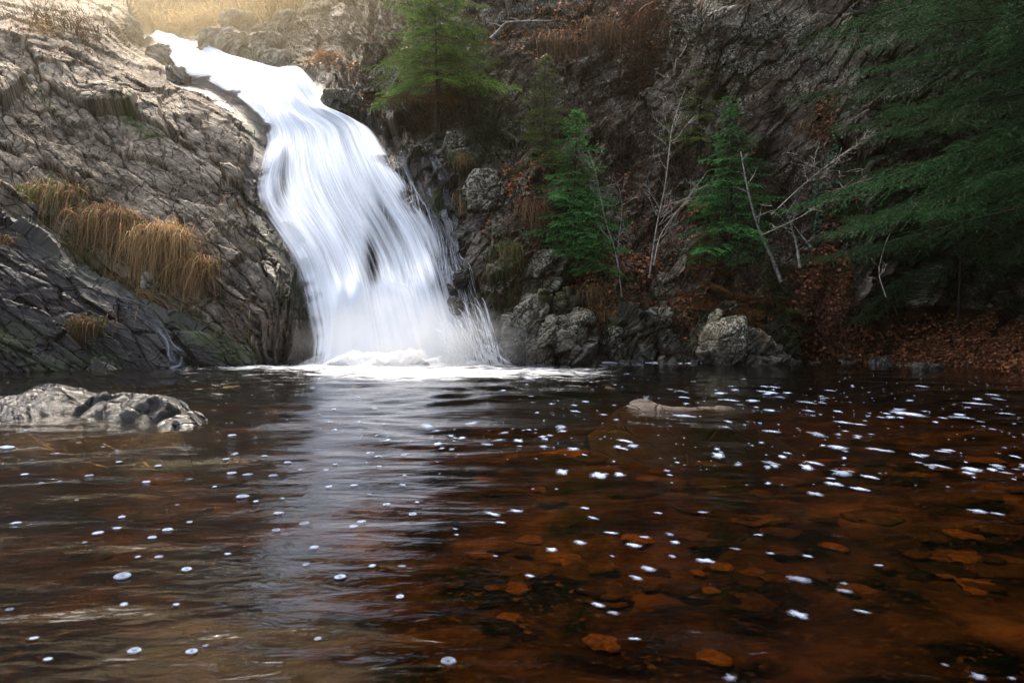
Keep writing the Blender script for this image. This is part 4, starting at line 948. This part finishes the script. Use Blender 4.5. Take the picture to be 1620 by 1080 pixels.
# ------------------------------------------------------------------ fallen leaves, brush, ferns
def leaf_litter(regions, n, label, seed, size=(.05, .09), cols=((.22, .082, .036), (.13, .048, .022), (.30, .125, .058), (.07, .028, .016)), lift=.02, flat=.5):
    rg = np.random.default_rng(seed+1300); X, Y_ = [], []
    for (x, y, rx, ry, w_) in regions:
        m = int(n*w_); r = np.sqrt(rg.random(m)); a = rg.uniform(0, 6.283, m); X.append(x+rx*r*np.cos(a)); Y_.append(y+ry*r*np.sin(a))
    X = np.concatenate(X); Y_ = np.concatenate(Y_); P = pts(X, Y_)+rg.normal(0, .025, (len(X), 3)); N = nrm(X, Y_)
    up = N*(1-flat)+np.array([0, -.1, 1])*flat+rg.normal(0, .35, P.shape); up /= np.linalg.norm(up, axis=1, keepdims=True)
    P = P+up*lift*rg.uniform(.5, 2.2, (len(P), 1)); P[:, 2] = np.maximum(P[:, 2], .012)
    a = np.cross(up, rg.normal(0, 1, P.shape)); a /= np.linalg.norm(a, axis=1, keepdims=True); b = np.cross(up, a)
    L = rg.uniform(*size, len(P))[:, None]; W = L*rg.uniform(.28, .42, L.shape); fold = rg.uniform(-.1, .35, L.shape)*W
    pts_ = [P-a*L*.5, P-b*W+up*fold-a*L*.12, P-b*W*.8+up*fold+a*L*.2, P+a*L*.5+up*rg.normal(0, .2, L.shape)*L, P+b*W*.8+up*fold+a*L*.2, P+b*W+up*fold-a*L*.12]
    V = np.stack(pts_, 1).reshape(-1, 3); k = np.arange(len(P)*6).reshape(-1, 6); F = np.concatenate([k[:, [0, 1, 2, 3]], k[:, [0, 3, 4, 5]]])
    C = np.array(cols)[rg.integers(0, len(cols), len(P))]*rg.uniform(.6, 1.35, (len(P), 1)); C = np.repeat(np.c_[C, np.ones(len(P))], 6, 0)
    return tag(mesh_np('fallen_leaves', V, F, M_LEAF, False, {'col': ('FLOAT_COLOR', C)}), label, 'fallen leaves', kind='stuff')
leaf_litter([(1530,560,110,26,.5),(1600,530,60,45,.35),(1400,572,120,12,.2),(1480,530,80,30,.12),(1660,560,60,40,.3)], 6500, 'red brown carpet of fallen leaves on the bank at the right edge', 1)
leaf_litter([(1270,480,70,50,.5),(1310,430,35,40,.35),(1350,545,50,28,.2),(1225,545,50,25,.15),(1300,540,60,30,.25)], 3600, 'dark red leaves hanging in the brambles above the right shore', 2, lift=.07, flat=.25)
leaf_litter([(880,300,35,18,.4),(835,262,50,14,.25),(800,298,25,12,.2),(820,300,40,20,.15)], 900, 'rusty leaves lying on the ledge under the olive spruce', 3, cols=((.34, .125, .055), (.22, .08, .035), (.42, .18, .085)))
leaf_litter([(990,432,60,22,.6),(930,430,50,30,.25),(1100,345,40,10,.2),(1170,480,60,30,.2)], 1300, 'brown leaves caught under the pale saplings', 4, cols=((.28, .10, .045), (.18, .065, .03), (.34, .14, .065)))
leaf_litter([(930,30,90,28,.5),(1020,60,40,60,.35),(860,80,60,30,.2),(790,60,40,20,.1)], 1300, 'rust leaves along the top of the cliff', 5, size=(.06, .10), cols=((.32, .12, .055), (.20, .075, .035), (.38, .16, .075)))
leaf_litter([(520,105,45,10,.4),(640,110,22,30,.35),(575,112,30,15,.15),(590,170,40,20,.15)], 500, 'orange leaves on the ledge right of the brink', 6, size=(.06, .11), cols=((.30, .11, .04), (.22, .08, .03), (.16, .055, .025)))
leaf_litter([(1308,175,20,25,.5),(1300,215,25,20,.3),(1330,330,40,40,.3),(1240,150,60,90,.08)], 700, 'dull red leaves at the right edge of the tall wall', 7)
leaf_litter([(60,58,50,10,.5),(90,90,60,12,.3)], 240, 'few brown leaves in the heather at top left', 8)
leaf_litter([(1000,250,200,200,.6),(900,500,120,60,.3),(1150,250,60,120,.1)], 700, 'single leaves scattered over the cliff face', 9)
leaf_litter([(900,250,130,60,.3),(960,330,120,60,.3),(1060,380,90,40,.2),(820,380,60,60,.15),(1000,500,120,40,.35),(700,90,60,60,.1)], 2200, 'dull brown leaves and debris lodged in the middle of the cliff', 10, size=(.04, .09), cols=((.17, .07, .033), (.10, .045, .022), (.24, .10, .045)))

rg = np.random.default_rng(77); Vs, Fs, Cs, bse = [], [], [], 0
for k in range(70):
    x, y = rg.uniform(205, 480), rg.uniform(-60, 30)
    V, F, C = blades(pt(x, y), 60, rg.uniform(.8, 1.8), rg, (.7, .4, .2), (0, -.3, .5), .35, ((.20, .15, .05), (.30, .22, .09), (.11, .09, .03), (.13, .075, .03)), (4, 3, 3, 3), .028, updir=.9)
    Vs.append(V); Fs.append(F+bse); Cs.append(C); bse += len(V)
tag(mesh_np('hillside_brush', np.concatenate(Vs), np.concatenate(Fs), M_GRASS, True, {'col': ('FLOAT_COLOR', np.concatenate(Cs))}), 'golden brown brush and long grass covering the hillside above the fall', 'brush', kind='stuff')

def stringy(name, region, n, L, seed, cols, wts, label, width=.014, droop=.9, updir=.1, out=(0, -.35, 0)):
    rg = np.random.default_rng(seed); Vs, Fs, Cs, b = [], [], [], 0
    for (x, y, rx, ry, w_) in region:
        for k in range(int(n*w_)):
            V, F, C = blades(pt(x+rx*rg.normal(0, .5), y+ry*rg.normal(0, .5))+np.array([0, -.03, 0]), 9, L*rg.uniform(.5, 1.2), rg, (.10, .04, .05), (rg.normal(0, .25), out[1], out[2]), droop, cols, wts, width, updir=updir)
            Vs.append(V); Fs.append(F+b); Cs.append(C); b += len(V)
    return tag(mesh_np(name, np.concatenate(Vs), np.concatenate(Fs), M_GRASS, True, {'col': ('FLOAT_COLOR', np.concatenate(Cs))}), label, 'roots' if 'root' in name else 'brambles', kind='stuff')
stringy('hanging_roots', [(930,60,110,60,.3),(880,150,90,80,.25),(960,220,110,90,.3),(1050,280,70,90,.2),(860,370,70,40,.15),(930,520,90,40,.25),(1060,520,60,40,.15),(720,120,60,70,.2)], 330, .6, 71, ((.075, .045, .03), (.05, .03, .02), (.14, .09, .055)), (5, 4, 1.5), 'brown roots and dead grass trailing down the dark cliff')
stringy('hanging_roots', [(880,490,70,40,.3),(960,500,60,50,.3),(1080,500,60,50,.25),(1180,510,70,40,.25),(820,460,60,60,.2)], 200, .45, 74, (BROWN_, (.10, .06, .03), STRAW, GREEN), (5, 4, 1.5, 1), 'brown and straw grass wisps between the shore boulders', .011)
leaf_litter([(900,490,70,50,.3),(980,510,60,50,.3),(1090,520,60,40,.3),(1180,500,60,30,.2)], 1100, 'rust leaves lodged between the shore boulders', 11, lift=.05, cols=((.30, .11, .05), (.18, .065, .03), (.36, .15, .07)))
stringy('brambles', [(1270,300,70,90,.3),(1250,430,60,70,.35),(1320,500,60,50,.3),(1190,450,60,60,.15)], 260, .75, 72, ((.085, .042, .032), (.05, .026, .02), (.13, .08, .06)), (5, 4, 1), 'tangle of dark red brambles on the right bank', .011, .55, .5)
stringy('hanging_roots', [(60,310,60,20,.2),(150,380,60,20,.3),(250,440,60,20,.3),(390,520,40,40,.15),(350,330,60,60,.1)], 120, .45, 73, (BROWN_, STRAW, GREEN), (4, 3, 2), 'short wisps of grass between the tussocks on the left rocks', .010)
def fern(px, py, label, seed, n=9, L=.4):
    rg = np.random.default_rng(seed+40); p = pt(px, py)+np.array([0, -.15, .03]); V, F = [], []; b = 0
    for k in range(n):
        a = rg.uniform(0, 6.28); d = np.array([math.cos(a)*.9, math.sin(a)*.5-.35, .75]); l = L*rg.uniform(.6, 1.1)
        s = np.linspace(0, 1, 16); ax = p+l*(d*(s-.35*s**2)[:, None]+np.array([0, 0, -.75])*(s**2)[:, None]); sd_v = np.cross(d, [0, 0, 1.]); sd_v /= np.linalg.norm(sd_v)
        for i in range(1, 16):
            w_ = .26*l*math.sin(math.pi*min(1, s[i]*.9+.12))
            for sg in (-1, 1):
                t_ = ax[i]-ax[i-1]; q = ax[i]+sd_v*sg*w_+t_*.5; V += [ax[i]-t_*.35, ax[i]+t_*.35, q+t_*.1, q-t_*.15]; F.append([b, b+1, b+2, b+3]); b += 4
    V = np.array(V); C = np.tile(np.array([.022, .085, .032, 1.]), (len(V), 1))*np.repeat(rg.uniform(.6, 1.3, (len(V)//4, 1)), 4, 0)
    return tag(mesh_np('fern', V, np.array(F), M_GRASS, False, {'col': ('FLOAT_COLOR', C)}), label, 'fern', 'ferns on the right bank')
fern(1240, 500, 'dark green fern in the red leaves of the right bank', 1); fern(1268, 525, 'small fern nearer the water below the other one', 2, 7, .32); fern(1215, 460, 'blue green fern at the foot of the lichen trunk', 3, 6, .34)
rg = np.random.default_rng(55); V, F, C, b = [], [], [], 0
for k in range(110):
    s = k/110; x = 1318-40*s+7*math.sin(s*9); y = 205+190*s; p = px2w(x+rg.normal(0, 6), y+rg.normal(0, 3), 12.9)
    a = rg.normal(0, 1, 3); a /= np.linalg.norm(a); c = np.cross(a, [0, -1, .4]); c /= np.linalg.norm(c); r = rg.uniform(.018, .035)
    V += [p-a*r, p+c*r*.8, p+a*r, p-c*r*.8]; F.append([b, b+1, b+2, b+3]); b += 4; C += [np.r_[np.array([.016, .085, .045])*rg.uniform(.6, 1.4), 1]]*4
tag(mesh_np('ivy', np.array(V), np.array(F), M_GRASS, False, {'col': ('FLOAT_COLOR', np.array(C))}), 'thin ivy strand climbing the dead branches beside the big spruce', 'ivy')
# ------------------------------------------------------------------ foam flecks and bubbles on the pool
t = NT('foam'); e_ = t.attr('edge', 'Fac'); v = t.n('TexCoord', 3); oi = t.n('ObjectInfo', 5)
nz = t.noise(v, 3.6, 5, .7)
al = t.n('MapRange', props=dict(interpolation_type='SMOOTHSTEP'), Value=t.math('ADD', e_, t.math('MULTIPLY_ADD', nz, 1.3, -.7)), i1=.05, i2=.65, i3=0., i4=.93)
al = t.math('MULTIPLY', al, t.math('MULTIPLY_ADD', oi, .55, .30))
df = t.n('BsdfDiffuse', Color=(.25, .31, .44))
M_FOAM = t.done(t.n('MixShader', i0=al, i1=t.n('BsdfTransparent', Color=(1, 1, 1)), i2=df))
def disc(nr, na, prof, wob, seed, edgef):
    r = np.linspace(0, 1, nr); a = np.linspace(0, 2*math.pi, na, endpoint=False); Rr, A = np.meshgrid(r, a, indexing='ij')
    wv = 1+wob*vnoise(np.stack([np.cos(A)*1.3, np.sin(A)*1.3, A*0+seed], -1).reshape(-1, 3), seed).reshape(A.shape)
    P = np.stack([Rr*wv*np.cos(A), Rr*wv*np.sin(A), prof(Rr)], -1)
    i = np.arange(nr*na).reshape(nr, na); j = np.roll(i, -1, 1)
    return P.reshape(-1, 3), np.stack([i[:-1], i[1:], j[1:], j[:-1]], -1).reshape(-1, 4), edgef(Rr).ravel()
BUB = [disc(9, 20, lambda r: .22*np.sqrt(np.clip(1-r*r, 0, 1)), .16, 1, lambda r: .95*(1-r**3)),
       disc(12, 20, lambda r: .22*np.exp(-((r-.72)/.22)**2)+.08*(1-r), .14, 2, lambda r: .25+.9*np.exp(-((r-.72)/.3)**2)-.5*r**8),
       disc(9, 20, lambda r: .17*(1-r*r)+.08*np.exp(-(r/.25)**2), .22, 3, lambda r: .9*(1-r**2))]
FLK = [disc(9, 22, lambda r: .07*(1-r*r), .55, 10+k, lambda r: .80*(1-r**1.1)) for k in range(4)]
PB = [mesh_np('foam_bubble', V, F, M_FOAM, True, {'edge': ('FLOAT', e)}) for V, F, e in BUB]
PF = [mesh_np('foam_fleck', V, F, M_FOAM, True, {'edge': ('FLOAT', e)}) for V, F, e in FLK]
used = set()
def float_on(proto, px, py, wpx, aspect, ang, label, cat, group, rg):
    D = CAMH*FPX/(py-HZ); X = (px-810)/FPX*D
    if proto.name in used: o = proto.copy(); COL.objects.link(o)
    else: o = proto
    used.add(proto.name)
    s = wpx/FPX*D*.5
    z = float(wave_h(np.array([X]), np.array([D]))[0])
    o.location = (X, D, z+.003); o.scale = (s, s*aspect, s); o.rotation_euler = (0, 0, ang)
    return tag(o, label, cat, group)
rg = np.random.default_rng(3)
BL = [(25,828,20),(155,848,24),(185,838,18),(193,815,14),(241,856,16),(265,841,18),(300,826,14),(251,886,18),(295,905,20),(218,885,12),(134,862,10),(441,812,22),(482,829,20),(437,843,18),(497,870,21),(484,896,17),
 (360,882,14),(196,960,20),(279,960,14),(54,1008,18),(213,1028,26),(303,1030,22),(325,1021,12),(76,1041,18),(503,1012,16),(15,965,14),(538,915,22),(572,825,20),(559,835,20),(653,814,18),(589,896,18),(636,897,16),(633,943,16),
 (250,735,18),(188,733,13),(39,752,16),(141,753,15),(65,766,12),(231,765,15),(300,760,13),(392,748,20),(358,729,16),(367,746,18),(432,753,16),(384,788,24),(405,795,14),(280,798,10),(121,788,10),(95,762,8),(10,707,36),(90,716,12),(124,703,10),(367,690,16),(10,690,10),(40,684,9),
 (340,772,12),(455,733,14),(418,725,12),(475,742,11),(163,707,9),(185,712,10),(520,770,14),(560,768,16),(585,782,12),(612,800,15),(660,795,12),(530,735,11),(600,738,12),(640,752,12)]
for px, py, w_ in BL:
    float_on(PB[int(rg.choice([0, 1, 1, 2]))] if w_ > 13 else PB[int(rg.choice([0, 2]))], px, py, w_*.84, 1, rg.uniform(0, 6), 'round white foam bubble floating on the calm left half of the pool', 'foam bubble', 'foam bubbles on the left half of the pool', rg)
float_on(PB[1], 194, 915, 28, 1, 0, 'largest ring shaped foam bubble with a dark middle, left foreground', 'foam bubble', None, rg)
float_on(PB[1], 710, 1048, 25, 1, .4, 'single foam bubble closest to the bottom edge of the photo', 'foam bubble', None, rg)
FL = [(838,910,18),(872,871,22),(917,859,24),(792,828,18),(780,814,34),(816,808,30),(720,839,12),(722,848,10),(784,881,10),(966,843,26),(938,820,24),(1002,864,28),(1019,850,17),(1060,846,22),(1067,859,18),(969,881,12),
 (1064,881,16),(1025,902,28),(1007,916,32),(946,956,26),(970,970,22),(1004,1010,20),(1041,815,16),(926,804,16),(1110,816,16),(1116,888,28),(1163,871,20),(1112,816,18),(1200,847,20),(1218,877,16),(1263,920,38),(1264,972,34),
 (1335,937,26),(1363,967,28),(1278,882,16),(1334,926,16),(1155,1070,24),(1547,1068,26),(1600,1071,14),(1495,1050,12),(1390,897,18),(1545,808,30),(1577,812,22),(1330,750,36),(1320,765,28),(1360,772,22),(1375,755,20),(1290,782,24),(1535,741,34),(1575,735,24),
 (1275,740,22),(1220,684,26),(1290,686,26),(1435,655,40),(1400,712,24),(1450,720,18),(1500,712,18),(1408,660,18),(1520,660,24),(1590,655,24),(1275,636,26),(1190,632,24),(1217,648,18),(1140,622,22),(770,703,22),(860,706,18),(890,745,20),(980,748,22),(888,675,24),(955,655,18),(910,650,14)]
while len(FL) < 270:
    py = 597+rg.beta(1.15, 2.0)*210; px = rg.uniform(690, 1635) if rg.random() < .9 else rg.uniform(430, 700)
    for _ in range(rg.integers(1, 6)): FL.append((px+rg.normal(0, 60), max(594, py+rg.normal(0, 11)), rg.gamma(2.4, 3.2)+4))
for k, (px, py, w_) in enumerate(FL):
    near = py > 800
    float_on(PF[rg.integers(0, 4)], px, py, w_*1.05, (.8 if near else 2.0)*rg.uniform(.6, 1.3), rg.uniform(-.7, .3), 'soft white foam fleck drifting on the dark right half of the pool', 'foam fleck', 'foam flecks on the right half of the pool', rg)
# the finest specks of foam beyond counting
n = 520; py = 592+rg.beta(1.0, 2.2, n)*190; px = np.where(rg.random(n) < .72, rg.uniform(640, 1680, n), rg.uniform(-40, 700, n)); D = CAMH*FPX/(py-HZ); X = (px-810)/FPX*D
r = rg.gamma(2.0, .75, n)/FPX*D*.5+.004; a = np.linspace(0, 2*math.pi, 7, endpoint=False); zc = wave_h(X, D)
cen = np.stack([X, D, zc+.004], -1); ring = np.stack([X[:, None]+r[:, None]*np.cos(a), D[:, None]+r[:, None]*np.sin(a)*1.3, np.repeat(zc[:, None]+.002, 7, 1)], -1)
V = np.concatenate([cen[:, None], ring], 1).reshape(-1, 3); b = np.arange(n)[:, None]*8
F = np.concatenate([np.concatenate([b, b+1+k, b+1+(k+1) % 7], 1) for k in range(7)])
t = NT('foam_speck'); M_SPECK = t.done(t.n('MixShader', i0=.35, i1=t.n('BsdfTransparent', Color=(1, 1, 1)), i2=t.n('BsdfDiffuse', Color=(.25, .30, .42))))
tag(mesh_np('foam_specks', V, F, M_SPECK, True), 'fine specks of foam sprinkled between the larger flecks on the pool', 'foam', kind='stuff')
HAZE = .0009
# ------------------------------------------------------------------ unseen spruces added right, behind and left to shade the pool and cliff
rg = np.random.default_rng(91); Vs, Cs = [], []
trees = [(9.6,6.5,14,2.6),(12,8.5,15,3),(8.4,3.6,14,2.6),(11.5,5,16,3.2),(6.6,.8,13,2.7),(9,-1,16,3.2),(6.2,-2.6,13,2.8),(8.5,-5,17,3.2),(4.6,-5.4,14,2.8),(12,1.5,17,3.4),(6.2,-8.5,17,3.2),(2.0,-8.4,15,3),(-1.5,-10.5,15,3.0),(12.5,9,17,3.3),(-7.6,.8,13,2.8),(-5.5,-3.5,14,3.2)]
for (x, y, h, r) in trees:
    n = 7500; t_ = .06+.94*rg.random(n)**.9; rad = r*(1-t_)**.75*np.sqrt(rg.uniform(.25, 1, n)); a = rg.uniform(0, 6.283, n)
    c = np.stack([x+rad*np.cos(a), y+rad*np.sin(a), h*t_-.28*rad+.5], -1)
    d = np.stack([np.cos(a), np.sin(a), rg.uniform(-.7, -.1, n)], -1)+rg.normal(0, .2, (n, 3)); d /= np.linalg.norm(d, axis=1, keepdims=True)
    s = np.cross(d, [0, 0, 1.])+rg.normal(0, .25, (n, 3)); L = rg.uniform(.3, .6, (n, 1)); W = L*.16
    Vs.append(np.stack([c, c+d*L*.5+s*W, c+d*L, c+d*L*.5-s*W], 1).reshape(-1, 3)); Cs.append(np.repeat(np.array([[.018, .05, .018]])*rg.uniform(.5, 1.4, (n, 1)), 4, 0))
V = np.concatenate(Vs); C = np.concatenate(Cs)
tv, tf = tubes([np.array([[x, y, -.3], [x, y, h*.5], [x, y, h]]) for x, y, h, r in trees], [np.array([.18, .12, .02]) for _ in trees], 8)
F = np.arange(len(V)).reshape(-1, 4); nV = len(V)
V = np.concatenate([V, tv]); F = np.concatenate([F, tf+nV]); C = np.concatenate([C, np.tile([[.05, .038, .03]], (len(tv), 1))])
tag(mesh_np('shade_wood', V, F, M_NEEDLE, False, {'col': ('FLOAT_COLOR', np.c_[C, np.ones(len(C))])}), 'added dense spruce wood, out of view, that shades the right side of the pool', 'wood', kind='stuff')
# ground the wood stands on
gx, gy = np.meshgrid(np.linspace(-16, 22, 60), np.linspace(-18, 12, 60))
e_ = 3.3+.12*np.clip(gy, -5, 20)
z = np.where(gy < .3, smooth(.3, -3, gy)*.9-.35, -2.0)
z = np.maximum(z, -1.2+1.9*smooth(3.4, 6.5, gx-.72*np.maximum(gy, 0)))+.12*fbm(np.stack([gx, gy, gx*0], -1).reshape(-1, 3), 3, 3).reshape(gx.shape)
tag(mesh_np('wood_floor', np.stack([gx, gy, z], -1).reshape(-1, 3), grid_faces(60, 60), M_BANK, True), 'dark leafy ground under the added spruce wood round the pool', 'ground', kind='structure')

# warm sunlit air: one even box of thin haze round the whole gorge
me = bpy.data.meshes.new('haze'); b_ = _bm.new(); _bm.ops.create_cube(b_, size=1); b_.to_mesh(me); b_.free()
hz = bpy.data.objects.new('haze', me); COL.objects.link(hz); hz.location = (0, 12, 18.5); hz.scale = (90, 90, 45)
t = NT('haze'); t.t.links.new(t.n('VolumePrincipled', Color=(1, .85, .60), Density=HAZE, Anisotropy=.88), t.out.inputs['Volume']); me.materials.append(t.m)
tag(hz, 'thin warm haze in the gorge, glowing at the top left', 'haze', kind='stuff')
# local golden mist added to make the glow at the top left
me = bpy.data.meshes.new('glow_mist'); b_ = _bm.new(); _bm.ops.create_icosphere(b_, subdivisions=3, radius=1); b_.to_mesh(me); b_.free()
sm = bpy.data.objects.new('glow_mist', me); COL.objects.link(sm); sm.location = (-11.0, 21.5, 11.0); sm.scale = (14.0, 8.0, 8.4)
t = NT('glow_mist'); v = t.n('TexCoord', 3); r_ = t.n('VectorMath', 1, dict(operation='LENGTH'), i0=v)
fo = t.n('MapRange', Value=r_, i1=1.0, i2=.0, i3=0., i4=1.)
t.t.links.new(t.n('VolumePrincipled', Color=(1, .84, .56), Density=t.math('MULTIPLY', fo, .030), Anisotropy=.80), t.out.inputs['Volume']); me.materials.append(t.m)
tag(sm, 'golden mist added for the glow over the head of the waterfall, top left', 'mist', kind='stuff')
